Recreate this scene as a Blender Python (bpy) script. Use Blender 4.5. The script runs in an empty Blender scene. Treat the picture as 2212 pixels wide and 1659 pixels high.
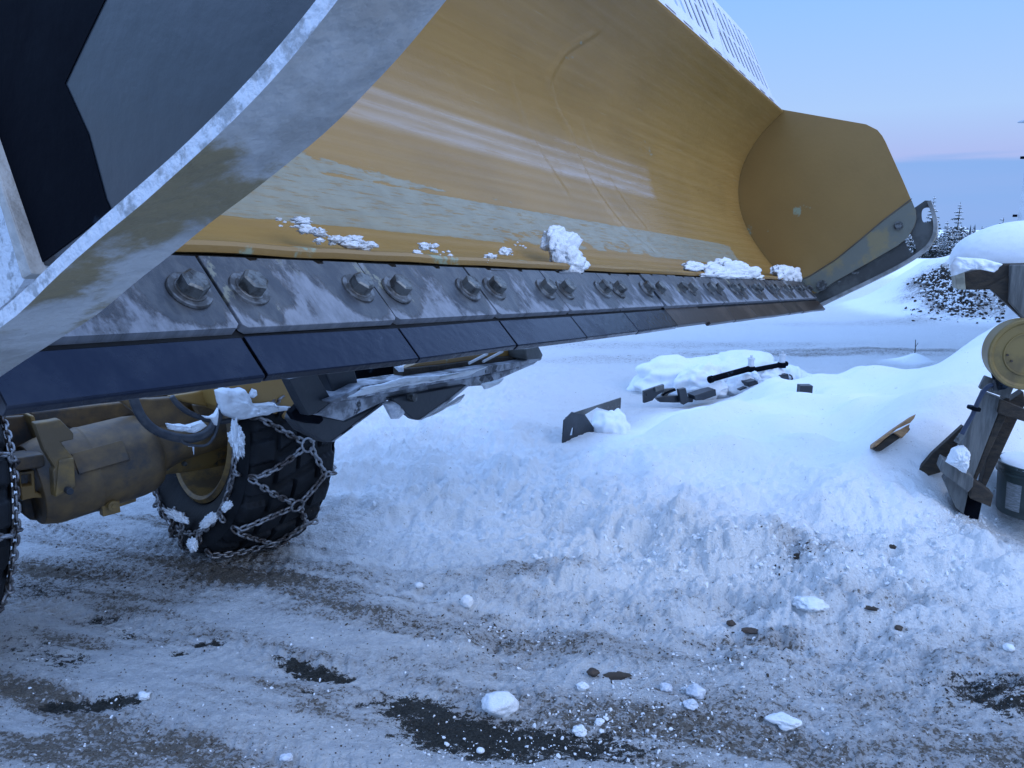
import bpy, math, random
import numpy as np
from mathutils import Vector, Matrix
from mathutils.geometry import tessellate_polygon
from mathutils import noise as mn

# ------------------------------------------------------------------ camera, sky, light
SC = bpy.context.scene
COL = SC.collection
PITCH = math.radians(11.8); CAMH = 1.65
cam = bpy.data.cameras.new('camera'); camo = bpy.data.objects.new('camera', cam); COL.objects.link(camo)
cam.sensor_width = 36; cam.lens = 27.07; cam.clip_start = 0.02; cam.clip_end = 3000
camo.location = (0, 0, CAMH); camo.rotation_euler = (math.radians(90) - PITCH, 0, 0)
SC.camera = camo
SC.view_settings.view_transform = 'Standard'; SC.view_settings.look = 'None'
SC.view_settings.exposure = 0.20; SC.view_settings.gamma = 1.0

SUN_AZ = math.radians(128)      # compass direction of the afterglow (0 = +Y, clockwise)
SUN_EL = math.radians(36)
W = bpy.data.worlds.new('World'); SC.world = W; W.use_nodes = True
nt = W.node_tree; nt.nodes.clear(); N = nt.nodes.new; L = nt.links.new
out = N('ShaderNodeOutputWorld'); bg = N('ShaderNodeBackground'); bg.inputs[1].default_value = 1.0
sky = N('ShaderNodeTexSky'); sky.sky_type = 'NISHITA'; sky.sun_disc = False
sky.sun_elevation = SUN_EL; sky.sun_rotation = SUN_AZ; sky.ozone_density = 4.0
skm = N('ShaderNodeVectorMath'); skm.operation = 'SCALE'; skm.inputs['Scale'].default_value = 0.003
L(sky.outputs[0], skm.inputs[0])
tc = N('ShaderNodeTexCoord'); sep = N('ShaderNodeSeparateXYZ'); L(tc.outputs['Generated'], sep.inputs[0])
rmp = N('ShaderNodeValToRGB'); L(sep.outputs[2], rmp.inputs[0])
cr = rmp.color_ramp
stops = [(0.0, (.32, .40, .74)), (0.075, (.36, .44, .76)), (0.125, (.36, .53, .84)), (0.26, (.25, .48, .90)),
         (0.40, (.62, 1.0, 1.85)), (0.75, (.50, .84, 1.65)), (1.0, (.42, .74, 1.5))]
cr.elements[0].position = stops[0][0]; cr.elements[0].color = (*stops[0][1], 1)
cr.elements[1].position = 1.0; cr.elements[1].color = (*stops[-1][1], 1)
for p_, c_ in stops[1:-1]:
    e = cr.elements.new(p_); e.color = (*c_, 1)
# cloud bank near the horizon
mp = N('ShaderNodeMapping'); mp.inputs['Scale'].default_value = (2.2, 2.2, 26); L(tc.outputs['Generated'], mp.inputs[0])
nz = N('ShaderNodeTexNoise'); nz.inputs['Scale'].default_value = 1.6; nz.inputs['Detail'].default_value = 6; L(mp.outputs[0], nz.inputs[0])
mA = N('ShaderNodeMath'); mA.operation = 'MULTIPLY_ADD'; mA.inputs[1].default_value = 0.034; mA.inputs[2].default_value = 0.054
L(nz.outputs[0], mA.inputs[0])
mB = N('ShaderNodeMath'); mB.operation = 'SUBTRACT'; L(mA.outputs[0], mB.inputs[0]); L(sep.outputs[2], mB.inputs[1])
mC = N('ShaderNodeMapRange'); mC.interpolation_type = 'SMOOTHSTEP'; mC.inputs[1].default_value = -0.003; mC.inputs[2].default_value = 0.004
mC.inputs[4].default_value = .93
L(mB.outputs[0], mC.inputs[0])
mix = N('ShaderNodeMixRGB'); L(mC.outputs[0], mix.inputs[0]); L(rmp.outputs[0], mix.inputs[1])
cl = N('ShaderNodeMixRGB'); cl.inputs[1].default_value = (.18, .37, .74, 1); cl.inputs[2].default_value = (.25, .39, .74, 1)
L(nz.outputs[0], cl.inputs[0]); L(cl.outputs[0], mix.inputs[2])
add = N('ShaderNodeVectorMath'); add.operation = 'ADD'; L(mix.outputs[0], add.inputs[0]); L(skm.outputs[0], add.inputs[1])
L(add.outputs[0], bg.inputs[0]); L(bg.outputs[0], out.inputs[0])

sl = bpy.data.lights.new('sun', 'SUN'); sl.energy = 0.8; sl.angle = math.radians(40); sl.color = (1, .98, .97); sl.specular_factor = .10
so = bpy.data.objects.new('sun', sl); COL.objects.link(so)
sd = Vector((math.sin(SUN_AZ) * math.cos(SUN_EL), math.cos(SUN_AZ) * math.cos(SUN_EL), math.sin(SUN_EL)))
so.rotation_euler = sd.to_track_quat('Z', 'Y').to_euler()

# ------------------------------------------------------------------ measuring helpers
FZ, CX, CY = 1663., 1106., 829.5
Fv = np.array([0, math.cos(PITCH), -math.sin(PITCH)]); Uv = np.array([0, math.sin(PITCH), math.cos(PITCH)]); Rv = np.array([1., 0, 0])
CP = np.array([0, 0, CAMH])
def ray(u, v): return Rv * (u - CX) / FZ + Uv * (CY - v) / FZ + Fv
def atz(u, v, z=0.):
    r = ray(u, v); return CP + r * ((z - CAMH) / r[2])
def atZ(u, v, Z): return CP + ray(u, v) * Z
def onpl(u, v, Q, n):
    r = ray(u, v); return CP + r * (((Q - CP) @ n) / (r @ n))
# plow axes
A = ray(2127, 625); A /= np.linalg.norm(A); S = 0.305
P0 = atZ(520, 715, 0.98); E1 = np.cross(A, [0, 0, 1.]); E1 /= np.linalg.norm(E1); E2 = np.cross(E1, A)
def loc(k, x, y): return P0 + A * S * k + E1 * x + E2 * y

# ------------------------------------------------------------------ noise
def _h(ix, iy, s):
    n = (ix.astype(np.int64) * 374761393 + iy.astype(np.int64) * 668265263 + s * 2246822519) & 0xffffffff
    n = ((n ^ (n >> 13)) * 1274126177) & 0xffffffff
    return ((n ^ (n >> 16)) & 0xffff) / 65535.0
def vnoise(x, y, s=0):
    ix = np.floor(x); iy = np.floor(y); fx = x - ix; fy = y - iy
    fx = fx * fx * fx * (fx * (fx * 6 - 15) + 10); fy = fy * fy * fy * (fy * (fy * 6 - 15) + 10)
    a = _h(ix, iy, s); b = _h(ix + 1, iy, s); c = _h(ix, iy + 1, s); d = _h(ix + 1, iy + 1, s)
    return (a + (b - a) * fx) * (1 - fy) + (c + (d - c) * fx) * fy
def fbm(x, y, o=4, s=0):
    r = 0; a = .5; t = 0
    for i in range(o):
        r = r + a * vnoise(x, y, s + i * 17); t += a; a *= .5
        x, y = 1.6 * x + 1.2 * y + 3.1, -1.2 * x + 1.6 * y + 7.7
    return r / t
def sst(a, b, x):
    t = np.clip((x - a) / (b - a), 0, 1); return t * t * (3 - 2 * t)

# ------------------------------------------------------------------ materials
def newmat(name):
    m = bpy.data.materials.new(name); m.use_nodes = True
    t = m.node_tree; b = t.nodes['Principled BSDF']; return m, t, b
def c4(c): return (*c, 1)
def MAT(name, c1, c2=None, sc=4., lo=.4, hi=.6, rough=.5, metal=0., r2=None, m2=None, bump=0., bsc=40., stretch=(1, 1, 1), c3=None, s3=15., lo3=.6, hi3=.65, det=6., coat=0., r3=None, spec=.5, st3=None):
    """c1 base, c2 broken patches, c3 second set of patches; object coordinates"""
    m, t, b = newmat(name); n = t.nodes; l = t.links
    co = n.new('ShaderNodeTexCoord'); mp = n.new('ShaderNodeMapping'); mp.inputs['Scale'].default_value = stretch
    l.new(co.outputs['Object'], mp.inputs[0])
    b.inputs['Roughness'].default_value = rough; b.inputs['Metallic'].default_value = metal
    b.inputs['Specular IOR Level'].default_value = spec
    b.inputs['Coat Weight'].default_value = coat; b.inputs['Coat Roughness'].default_value = .15
    col = None
    nA = n.new('ShaderNodeTexNoise'); nA.inputs['Scale'].default_value = sc; nA.inputs['Detail'].default_value = det; nA.inputs['Roughness'].default_value = .62
    l.new(mp.outputs[0], nA.inputs[0])
    rA = n.new('ShaderNodeMapRange'); rA.interpolation_type = 'SMOOTHSTEP'; rA.inputs[1].default_value = lo; rA.inputs[2].default_value = hi
    l.new(nA.outputs[0], rA.inputs[0])
    mx = n.new('ShaderNodeMixRGB'); mx.inputs[1].default_value = c4(c1); mx.inputs[2].default_value = c4(c2 or tuple(x * .82 for x in c1))
    l.new(rA.outputs[0], mx.inputs[0]); col = mx.outputs[0]
    rg = n.new('ShaderNodeMapRange'); rg.inputs[3].default_value = rough; rg.inputs[4].default_value = rough if r2 is None else r2
    l.new(rA.outputs[0], rg.inputs[0]); ro = rg.outputs[0]
    if m2 is not None:
        mg = n.new('ShaderNodeMapRange'); mg.inputs[3].default_value = metal; mg.inputs[4].default_value = m2
        l.new(rA.outputs[0], mg.inputs[0]); l.new(mg.outputs[0], b.inputs['Metallic'])
    if c3 is not None:
        n3 = n.new('ShaderNodeTexNoise'); n3.inputs['Scale'].default_value = s3; n3.inputs['Detail'].default_value = 8; n3.inputs['Roughness'].default_value = .65
        if st3:
            mp3 = n.new('ShaderNodeMapping'); mp3.inputs['Scale'].default_value = st3; l.new(co.outputs['Object'], mp3.inputs[0]); l.new(mp3.outputs[0], n3.inputs[0])
        else: l.new(mp.outputs[0], n3.inputs[0])
        r3n = n.new('ShaderNodeMapRange'); r3n.interpolation_type = 'SMOOTHSTEP'; r3n.inputs[1].default_value = lo3; r3n.inputs[2].default_value = hi3; l.new(n3.outputs[0], r3n.inputs[0])
        m3 = n.new('ShaderNodeMixRGB'); m3.inputs[2].default_value = c4(c3); l.new(r3n.outputs[0], m3.inputs[0]); l.new(col, m3.inputs[1]); col = m3.outputs[0]
        if r3 is not None:
            q = n.new('ShaderNodeMix'); q.data_type = 'FLOAT'; q.inputs[3].default_value = r3
            l.new(r3n.outputs[0], q.inputs[0]); l.new(ro, q.inputs[2]); ro = q.outputs[0]
    l.new(col, b.inputs['Base Color']); l.new(ro, b.inputs['Roughness'])
    if bump:
        nb = n.new('ShaderNodeTexNoise'); nb.inputs['Scale'].default_value = bsc; nb.inputs['Detail'].default_value = 5
        l.new(mp.outputs[0], nb.inputs[0])
        bp = n.new('ShaderNodeBump'); bp.inputs['Strength'].default_value = 1; bp.inputs['Distance'].default_value = bump
        l.new(nb.outputs[0], bp.inputs['Height']); l.new(bp.outputs[0], b.inputs['Normal'])
    return m

YEL = (.325, .188, .050)
GREY = (.27, .30, .20)
M = {}
M['yellow'] = MAT('yellow_paint', YEL, tuple(x * .82 for x in YEL), sc=3, lo=.3, hi=.7, rough=.42, bump=.0006, bsc=60, c3=GREY, s3=6, lo3=.62, hi3=.66)
M['grader_yellow'] = MAT('grader_yellow', (.25, .155, .048), (.12, .085, .045), sc=5, lo=.42, hi=.6, rough=.55, bump=.002, bsc=30, c3=(.07, .06, .05), s3=7, lo3=.58, hi3=.68)
M['grader_dirty'] = MAT('grader_dirty', (.19, .12, .05), (.085, .06, .038), sc=9, lo=.3, hi=.7, rough=.55, bump=.003, bsc=25, c3=(.03, .036, .045), s3=5, lo3=.46, hi3=.70)
M['rim'] = MAT('rim_yellow', (.26, .155, .045), (.12, .08, .04), sc=9, rough=.55, bump=.002)
M['plate'] = MAT('worn_steel', (.075, .08, .088), (.27, .29, .32), sc=8, lo=.36, hi=.62, rough=.36, r2=.55, metal=.0, m2=.0, bump=.0022, bsc=60, stretch=(1, 1, 1), c3=(.035, .036, .038), s3=11, lo3=.54, hi3=.66, spec=.6)
M['block'] = MAT('black_blade_paint', (.008, .013, .028), (.024, .030, .046), sc=9, lo=.45, hi=.7, rough=.2, r2=.4, metal=.8, bump=.0012, bsc=45, c3=(.16, .18, .22), s3=26, lo3=.68, hi3=.74, st3=(1, .3, 1), spec=.8)
M['blockrust'] = MAT('brown_blade_steel', (.035, .024, .016), (.075, .055, .04), sc=8, lo=.45, hi=.7, rough=.38, bump=.001, bsc=90, c3=(.2, .2, .22), s3=40, lo3=.68, hi3=.75, st3=(1, 1, .3))
M['bolt'] = MAT('bolt_steel', (.17, .18, .18), (.06, .06, .058), sc=30, lo=.45, hi=.6, rough=.45, metal=.55, bump=.001, bsc=160)
M['washer'] = MAT('washer_steel', (.07, .07, .07), (.18, .19, .20), sc=35, lo=.45, hi=.6, rough=.45, metal=.5, bump=.0006, bsc=160)
M['shoe'] = MAT('frosted_shoe_steel', (.33, .32, .30), (.48, .48, .47), sc=9, lo=.40, hi=.62, rough=.6, bump=.014, bsc=22, c3=(.24, .19, .10), s3=5.5, lo3=.51, hi3=.60)
M['frost'] = MAT('frosted_edge', (.62, .66, .72), (.34, .36, .38), sc=60, lo=.5, hi=.62, rough=.7, bump=.004, bsc=140)
M['shoedark'] = MAT('dark_shoe_steel', (.10, .105, .10), (.05, .052, .05), sc=6, rough=.42, bump=.001, bsc=60, c3=(.22, .23, .23), s3=12, lo3=.62, hi3=.68)
M['panel'] = MAT('dark_panel_paint', (.010, .015, .022), (.020, .027, .036), sc=3, lo=.4, hi=.7, rough=.22, r2=.34, metal=.0, coat=.0, bump=.0008, bsc=40, c3=(.07, .085, .09), s3=9, lo3=.66, hi3=.76, spec=.7)
M['black'] = MAT('black_paint', (.012, .017, .024), (.028, .034, .042), sc=5, lo=.45, hi=.7, rough=.4, bump=.001, bsc=60, c3=(.16, .17, .2), s3=16, lo3=.70, hi3=.76)
M['deepblack'] = MAT('black_paint_and_shade', (.003, .004, .007), (.006, .008, .012), sc=5, lo=.45, hi=.7, rough=.8, bump=.001, bsc=60, c3=(.05, .075, .11), s3=7, lo3=.60, hi3=.70, spec=.04)  # for black parts, and for sheets that paint in shade
M['worngrey'] = MAT('snow_dusted_steel', (.13, .14, .16), (.42, .45, .50), sc=10, lo=.40, hi=.58, rough=.5, bump=.003, bsc=40, c3=(.03, .035, .045), s3=7, lo3=.57, hi3=.62)
M['rubber'] = MAT('tyre_rubber', (.006, .007, .009), (.012, .014, .017), sc=6, rough=.62, bump=.002, bsc=60, c3=(.05, .055, .065), s3=30, lo3=.66, hi3=.72, spec=.25)
M['chain'] = MAT('chain_steel', (.33, .33, .34), (.10, .085, .08), sc=16, lo=.42, hi=.6, rough=.42, metal=.7, bump=.001, bsc=200)
M['hose'] = MAT('hose_rubber', (.03, .036, .048), (.06, .065, .075), sc=14, rough=.5, bump=.001, bsc=90)
M['white'] = MAT('white_deflector_paint', (.66, .66, .72), (.56, .56, .62), sc=5, rough=.4, bump=.0004, bsc=40, c3=(.30, .26, .28), s3=30, lo3=.74, hi3=.78)
M['wood'] = MAT('weathered_timber', (.17, .175, .17), (.085, .09, .09), sc=5, lo=.35, hi=.65, rough=.8, bump=.004, bsc=24, stretch=(7, 7, .8))
M['wooddark'] = MAT('wet_dark_timber', (.055, .040, .026), (.025, .020, .016), sc=5, lo=.35, hi=.65, rough=.75, bump=.004, bsc=24, stretch=(.8, 7, 7))
M['woodnew'] = MAT('split_pallet_wood', (.42, .24, .11), (.24, .13, .06), sc=6, lo=.35, hi=.65, rough=.75, bump=.006, bsc=30, stretch=(1, 6, 6))
M['woodend'] = MAT('pale_end_grain', (.40, .38, .30), (.26, .25, .2), sc=14, rough=.8, bump=.002)
M['disc'] = MAT('old_cream_yellow_paint', (.22, .155, .05), (.14, .10, .04), sc=7, lo=.5, hi=.7, rough=.5, bump=.001, c3=(.12, .07, .03), s3=9, lo3=.68, hi3=.72)
M['bucket'] = MAT('green_bucket_plastic', (.030, .045, .045), (.05, .07, .068), sc=5, rough=.4, bump=.0008, c3=(.10, .13, .12), s3=16, lo3=.66, hi3=.72)
M['label'] = MAT('paper_label', (.30, .32, .34), (.18, .2, .2), sc=30, rough=.7, stretch=(1, 1, 6))
M['ink'] = MAT('faded_print', (.12, .15, .14), rough=.6)
M['siding'] = MAT('teal_siding', (.20, .27, .29), (.15, .21, .23), sc=3, rough=.6, stretch=(1, 1, 1))
M['trim'] = MAT('white_trim', (.62, .64, .66), rough=.6)
M['glass'] = MAT('dark_glass', (.01, .012, .016), rough=.08)
M['bark'] = MAT('dark_bark', (.05, .04, .032), rough=.9)
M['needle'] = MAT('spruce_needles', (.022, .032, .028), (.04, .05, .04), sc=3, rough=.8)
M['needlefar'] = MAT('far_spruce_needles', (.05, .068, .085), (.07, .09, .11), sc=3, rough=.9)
M['stone'] = MAT('brown_stone', (.075, .052, .038), (.04, .032, .026), sc=30, rough=.8, bump=.002, bsc=90)
M['debris'] = MAT('dark_debris', (.055, .042, .03), (.025, .02, .016), sc=6, rough=.9, bump=.01, bsc=20)
def plate_mat():
    m, t, b = newmat('frosted_worn_plate'); n = t.nodes; l = t.links; b.inputs['Specular IOR Level'].default_value = .6
    co = n.new('ShaderNodeTexCoord')
    def dot(v):
        x = n.new('ShaderNodeVectorMath'); x.operation = 'DOT_PRODUCT'; x.inputs[1].default_value = tuple(v); l.new(co.outputs['Object'], x.inputs[0]); return x.outputs['Value']
    def ma(op, a_, b_=0.):
        x = n.new('ShaderNodeMath'); x.operation = op
        for i, q in enumerate((a_, b_)):
            if isinstance(q, (int, float)): x.inputs[i].default_value = q
            else: l.new(q, x.inputs[i])
        return x.outputs[0]
    def noise(sc, det, ro, st=None):
        x = n.new('ShaderNodeTexNoise'); x.inputs['Scale'].default_value = sc; x.inputs['Detail'].default_value = det; x.inputs['Roughness'].default_value = ro
        cb = n.new('ShaderNodeCombineXYZ'); l.new(ma('MULTIPLY', dot(A), (st or (1, 1))[0]), cb.inputs[0]); l.new(ma('MULTIPLY', dot((E1 - E2) / 1.4142), (st or (1, 1))[1]), cb.inputs[1]); l.new(cb.outputs[0], x.inputs[0]); return x.outputs[0]
    def step(x, lo, hi, o=1.):
        r = n.new('ShaderNodeMapRange'); r.interpolation_type = 'SMOOTHSTEP'; l.new(x, r.inputs[0]); r.inputs[1].default_value = lo; r.inputs[2].default_value = hi; r.inputs[4].default_value = o; return r.outputs[0]
    def mix(f, a_, c_):
        r = n.new('ShaderNodeMixRGB'); l.new(f, r.inputs[0])
        for i, q in ((1, a_), (2, c_)):
            if isinstance(q, tuple): r.inputs[i].default_value = c4(q)
            else: l.new(q, r.inputs[i])
        return r.outputs[0]
    fr = ma('FRACT', ma('ADD', ma('DIVIDE', dot(A), S), 10.)); z = dot(E2)
    d1 = ma('ABSOLUTE', ma('SUBTRACT', fr, .16)); d2 = ma('ABSOLUTE', ma('SUBTRACT', fr, .855)); dd = ma('MULTIPLY', ma('MINIMUM', d1, d2), S)
    zz = ma('MULTIPLY', ma('SUBTRACT', z, .048), 1.5); dist = ma('SQRT', ma('ADD', ma('MULTIPLY', dd, dd), ma('MULTIPLY', zz, zz)))
    halo = step(dist, .040, .075); n1 = noise(9, 10, .68, (1, .55)); n2 = noise(26, 9, .7, (1.3, .6)); n3 = noise(60, 6, .6, (2.4, .25))
    fm = step(ma('ADD', ma('ADD', ma('MULTIPLY', n1, .65), ma('MULTIPLY', n2, .35)), ma('ADD', ma('MULTIPLY', ma('SUBTRACT', .058, z), 1.9), ma('MULTIPLY', ma('SUBTRACT', halo, 1.), .16))), .475, .575)
    dark = mix(step(n2, .4, .62), (.035, .04, .05), (.08, .085, .09)); dark = mix(step(n1, .60, .63), dark, (.20, .20, .15))
    frost = mix(step(n2, .35, .65), (.14, .155, .18), (.24, .26, .30)); frost = mix(step(n3, .60, .66, .7), frost, (.13, .14, .16))
    l.new(mix(fm, dark, frost), b.inputs['Base Color']); l.new(ma('ADD', .36, ma('MULTIPLY', fm, .22)), b.inputs['Roughness'])
    bp = n.new('ShaderNodeBump'); bp.inputs['Distance'].default_value = .002; l.new(ma('ADD', ma('MULTIPLY', fm, .6), n2), bp.inputs['Height']); l.new(bp.outputs[0], b.inputs['Normal'])
    return m
M['plate'] = plate_mat()
def snowmat(name, c=(.80, .83, .90), bump=.004, bsc=60, dirt=None, big=0):
    m, t, b = newmat(name); n = t.nodes; l = t.links
    b.inputs['Roughness'].default_value = .75; b.inputs['Specular IOR Level'].default_value = .25
    co = n.new('ShaderNodeTexCoord')
    a = n.new('ShaderNodeTexNoise'); a.inputs['Scale'].default_value = bsc; a.inputs['Detail'].default_value = 8; a.inputs['Roughness'].default_value = .7
    l.new(co.outputs['Object'], a.inputs[0])
    mx = n.new('ShaderNodeMixRGB'); mx.inputs[1].default_value = c4(c); mx.inputs[2].default_value = c4(dirt or tuple(x * .93 for x in c))
    rr = n.new('ShaderNodeMapRange'); rr.inputs[1].default_value = .5; rr.inputs[2].default_value = .68
    l.new(a.outputs[0], rr.inputs[0]); l.new(rr.outputs[0], mx.inputs[0]); l.new(mx.outputs[0], b.inputs['Base Color'])
    bp = n.new('ShaderNodeBump'); bp.inputs['Distance'].default_value = bump; l.new(a.outputs[0], bp.inputs['Height']); l.new(bp.outputs[0], b.inputs['Normal'])
    return m
M['snow'] = snowmat('clean_snow', (.84, .88, .92), bump=.007, bsc=75)
M['snowsoft'] = snowmat('soft_snow', (.84, .88, .92), bump=.0015, bsc=40)
M['snowdirty'] = snowmat('dirty_snow', (.66, .67, .70), bump=.006, bsc=70, dirt=(.38, .33, .27))
M['ice'] = MAT('icy_crumb', (.62, .66, .72), (.45, .5, .58), sc=40, rough=.3)

# ------------------------------------------------------------------ object helpers
def tag(o, label=None, cat=None, group=None, kind=None):
    if label: o['label'] = label
    if cat: o['category'] = cat
    if group: o['group'] = group
    if kind: o['kind'] = kind
    return o
def thing(name, label, cat, at=(0, 0, 0), group=None):
    o = bpy.data.objects.new(name, None); COL.objects.link(o); o.location = Vector(at); o.empty_display_size = .1
    return tag(o, label, cat, group)
def root_loc(o):
    v = Vector((0, 0, 0))
    while o is not None: v += o.location; o = o.parent
    return v
class MB:
    def __init__(s): s.v = []; s.f = []; s.m = []
    def add(s, vs, fs, mi=0):
        b = len(s.v); s.v.extend([tuple(map(float, p)) for p in vs]); s.f.extend([tuple(b + i for i in f) for f in fs]); s.m.extend([mi] * len(fs)); return s
    def box(s, c, x, y, z, mi=0):
        """centre and three half-axis vectors"""
        c, x, y, z = map(np.asarray, (c, x, y, z)); vs = [c + i * x + j * y + k * z for i in (-1, 1) for j in (-1, 1) for k in (-1, 1)]
        return s.add(vs, [(0, 1, 3, 2), (4, 6, 7, 5), (0, 4, 5, 1), (2, 3, 7, 6), (0, 2, 6, 4), (1, 5, 7, 3)], mi)
    def cyl(s, a, b, r, r2=None, n=24, mi=0, ph=0, caps=True):
        a = np.asarray(a, float); b = np.asarray(b, float); d = b - a; d /= np.linalg.norm(d)
        t = np.array([0, 0, 1.]) if abs(d[2]) < .9 else np.array([1., 0, 0]); x = np.cross(t, d); x /= np.linalg.norm(x); y = np.cross(d, x)
        r2 = r if r2 is None else r2; vs = []
        for P, R in ((a, r), (b, r2)):
            for i in range(n):
                w = 2 * math.pi * i / n + ph; vs.append(P + R * (math.cos(w) * x + math.sin(w) * y))
        fs = [(i, (i + 1) % n, n + (i + 1) % n, n + i) for i in range(n)]
        if caps: fs += [tuple(range(n))[::-1], tuple(range(n, 2 * n))]
        return s.add(vs, fs, mi)
    def tube(s, pts, r, n=10, mi=0, closed=False):
        pts = [np.asarray(p, float) for p in pts]; k = len(pts); vs = []; up = None
        rs = r if hasattr(r, '__len__') else [r] * k
        for i, p in enumerate(pts):
            q0 = pts[(i - 1) % k] if closed or i else p; q1 = pts[(i + 1) % k] if closed or i < k - 1 else p
            d = q1 - q0; d /= np.linalg.norm(d) + 1e-12
            if up is None:
                up = np.array([0, 0, 1.]) if abs(d[2]) < .8 else np.array([1., 0, 0])
            x = np.cross(up, d); x /= np.linalg.norm(x); y = np.cross(d, x); up = y
            for j in range(n):
                w = 2 * math.pi * j / n; vs.append(p + rs[i] * (math.cos(w) * x + math.sin(w) * y))
        m_ = k if closed else k - 1
        fs = [(i * n + j, i * n + (j + 1) % n, ((i + 1) % k) * n + (j + 1) % n, ((i + 1) % k) * n + j) for i in range(m_) for j in range(n)]
        if not closed: fs += [tuple(range(n))[::-1], tuple(range((k - 1) * n, k * n))]
        return s.add(vs, fs, mi)
    def plate(s, loops, fn, th, mi=0, mi_side=None):
        """polygon with holes; loops in 2-D, fn(x, y) -> 3-D point; th = thickness vector"""
        th = np.asarray(th, float); L3 = [[Vector((x, y, 0)) for x, y in lp] for lp in loops]
        tri = tessellate_polygon(L3); flat = [p for lp in loops for p in lp]
        fr = [np.asarray(fn(x, y)) for x, y in flat]; n = len(fr)
        s.add(fr + [p + th for p in fr], [tuple(t) for t in tri] + [tuple(n + i for i in t[::-1]) for t in tri], mi)
        b = 0; vs = fr + [p + th for p in fr]; fs = []
        for lp in loops:
            m_ = len(lp)
            fs += [(b + i, b + (i + 1) % m_, n + b + (i + 1) % m_, n + b + i) for i in range(m_)]; b += m_
        s.add(vs, fs, mi if mi_side is None else mi_side); return s
    def obj(s, name, mats, parent=None, bevel=0, smooth=False, label=None, seg=2):
        if not isinstance(mats, (list, tuple)): mats = [mats]
        o0 = root_loc(parent) if parent is not None else None
        if parent is None:
            a = np.array(s.v); c = Vector(((a[:, 0].min() + a[:, 0].max()) / 2, (a[:, 1].min() + a[:, 1].max()) / 2, a[:, 2].min()))
        else: c = o0
        me = bpy.data.meshes.new(name)
        me.from_pydata([(p[0] - c.x, p[1] - c.y, p[2] - c.z) for p in s.v], [], s.f)
        for m_ in mats: me.materials.append(M[m_] if isinstance(m_, str) else m_)
        me.polygons.foreach_set('material_index', s.m)
        me.update(); me.validate()
        import bmesh
        bm = bmesh.new(); bm.from_mesh(me); bmesh.ops.remove_doubles(bm, verts=bm.verts, dist=1e-5); bmesh.ops.recalc_face_normals(bm, faces=bm.faces); bm.to_mesh(me); bm.free()
        if smooth: me.polygons.foreach_set('use_smooth', [True] * len(me.polygons))
        o = bpy.data.objects.new(name, me); COL.objects.link(o)
        if parent is None: o.location = c
        else: o.parent = parent
        if smooth == 'auto':
            for e_ in me.edges: pass
            try: me.set_sharp_from_angle(angle=math.radians(35))
            except Exception: pass
        if bevel:
            b = o.modifiers.new('bevel', 'BEVEL'); b.width = bevel; b.segments = seg; b.limit_method = 'ANGLE'; b.angle_limit = math.radians(35)
        if label: o['label'] = label
        return o
def grid_obj(name, V, ny, nx, mat, parent=None, wrap=False, smooth=True, attrs=None, uv=None, thick=0, origin=None):
    """V (ny*nx, 3) world points"""
    c = np.zeros(3) if origin is None else np.asarray(origin, float)
    if parent is not None: c = np.array(root_loc(parent))
    me = bpy.data.meshes.new(name); V = (V - c).astype(np.float32)
    i = np.arange(ny - 1)[:, None] * nx; nj = nx if wrap else nx - 1; j = np.arange(nj)[None, :]; j1 = (j + 1) % nx
    F = np.stack([i + j, i + j1, i + nx + j1, i + nx + j], -1).reshape(-1, 4)
    nf = len(F)
    me.vertices.add(len(V)); me.vertices.foreach_set('co', V.ravel()); me.loops.add(nf * 4); me.polygons.add(nf)
    me.loops.foreach_set('vertex_index', F.ravel().astype(np.int32)); me.polygons.foreach_set('loop_start', np.arange(0, nf * 4, 4, dtype=np.int32))
    me.polygons.foreach_set('loop_total', np.full(nf, 4, dtype=np.int32)); me.update(calc_edges=True)
    if smooth: me.polygons.foreach_set('use_smooth', np.ones(nf, dtype=bool))
    for k_, a_ in (attrs or {}).items():
        at = me.attributes.new(k_, 'FLOAT', 'POINT'); at.data.foreach_set('value', np.asarray(a_, np.float32).ravel())
    me.materials.append(mat); o = bpy.data.objects.new(name, me); COL.objects.link(o)
    if parent is not None: o.parent = parent
    else: o.location = Vector(c)
    return o
_ico = {}
def ico(sub):
    if sub not in _ico:
        import bmesh
        bm = bmesh.new(); bmesh.ops.create_icosphere(bm, subdivisions=sub, radius=1)
        _ico[sub] = (np.array([v.co[:] for v in bm.verts]), [tuple(v.index for v in f.verts) for f in bm.faces]); bm.free()
    return _ico[sub]
def blob(c, ax, seed=0, sub=4, amp=.25, fr=1.6, fine=.06, flat=None, power=1.):
    """lumpy body: centre, three half-axis vectors; flat: clip below this local z"""
    v, f = ico(sub); c = np.asarray(c, float); ax = [np.asarray(a_, float) for a_ in ax]; res = []
    for p in v:
        q = Vector(p) * fr + Vector((seed * 7.3, seed * 1.7, seed * 3.1))
        d = 1 + amp * (mn.noise(q) + .5 * mn.noise(q * 2.3)) + fine * (mn.noise(q * 6) + .6 * mn.noise(q * 13))
        w = p * d
        if flat is not None and w[2] < flat: w = np.array([w[0], w[1], flat + (w[2] - flat) * .12])
        res.append(c + w[0] * ax[0] + w[1] * ax[1] + w[2] * ax[2])
    return res, f
def px(pts, Q, n): return [onpl(u, v, Q, n) for u, v in pts]
def traced(mb, pts, Q, n, th, mi=0, holes=()):
    """outline measured on a plane through Q with normal n, thickened by th metres away from the camera"""
    n = np.asarray(n, float); n = n / np.linalg.norm(n)
    if (CP - Q) @ n < 0: n = -n
    return mb.plate([pts] + list(holes), lambda x, y: onpl(x, y, Q, n), -n * th, mi)
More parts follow.
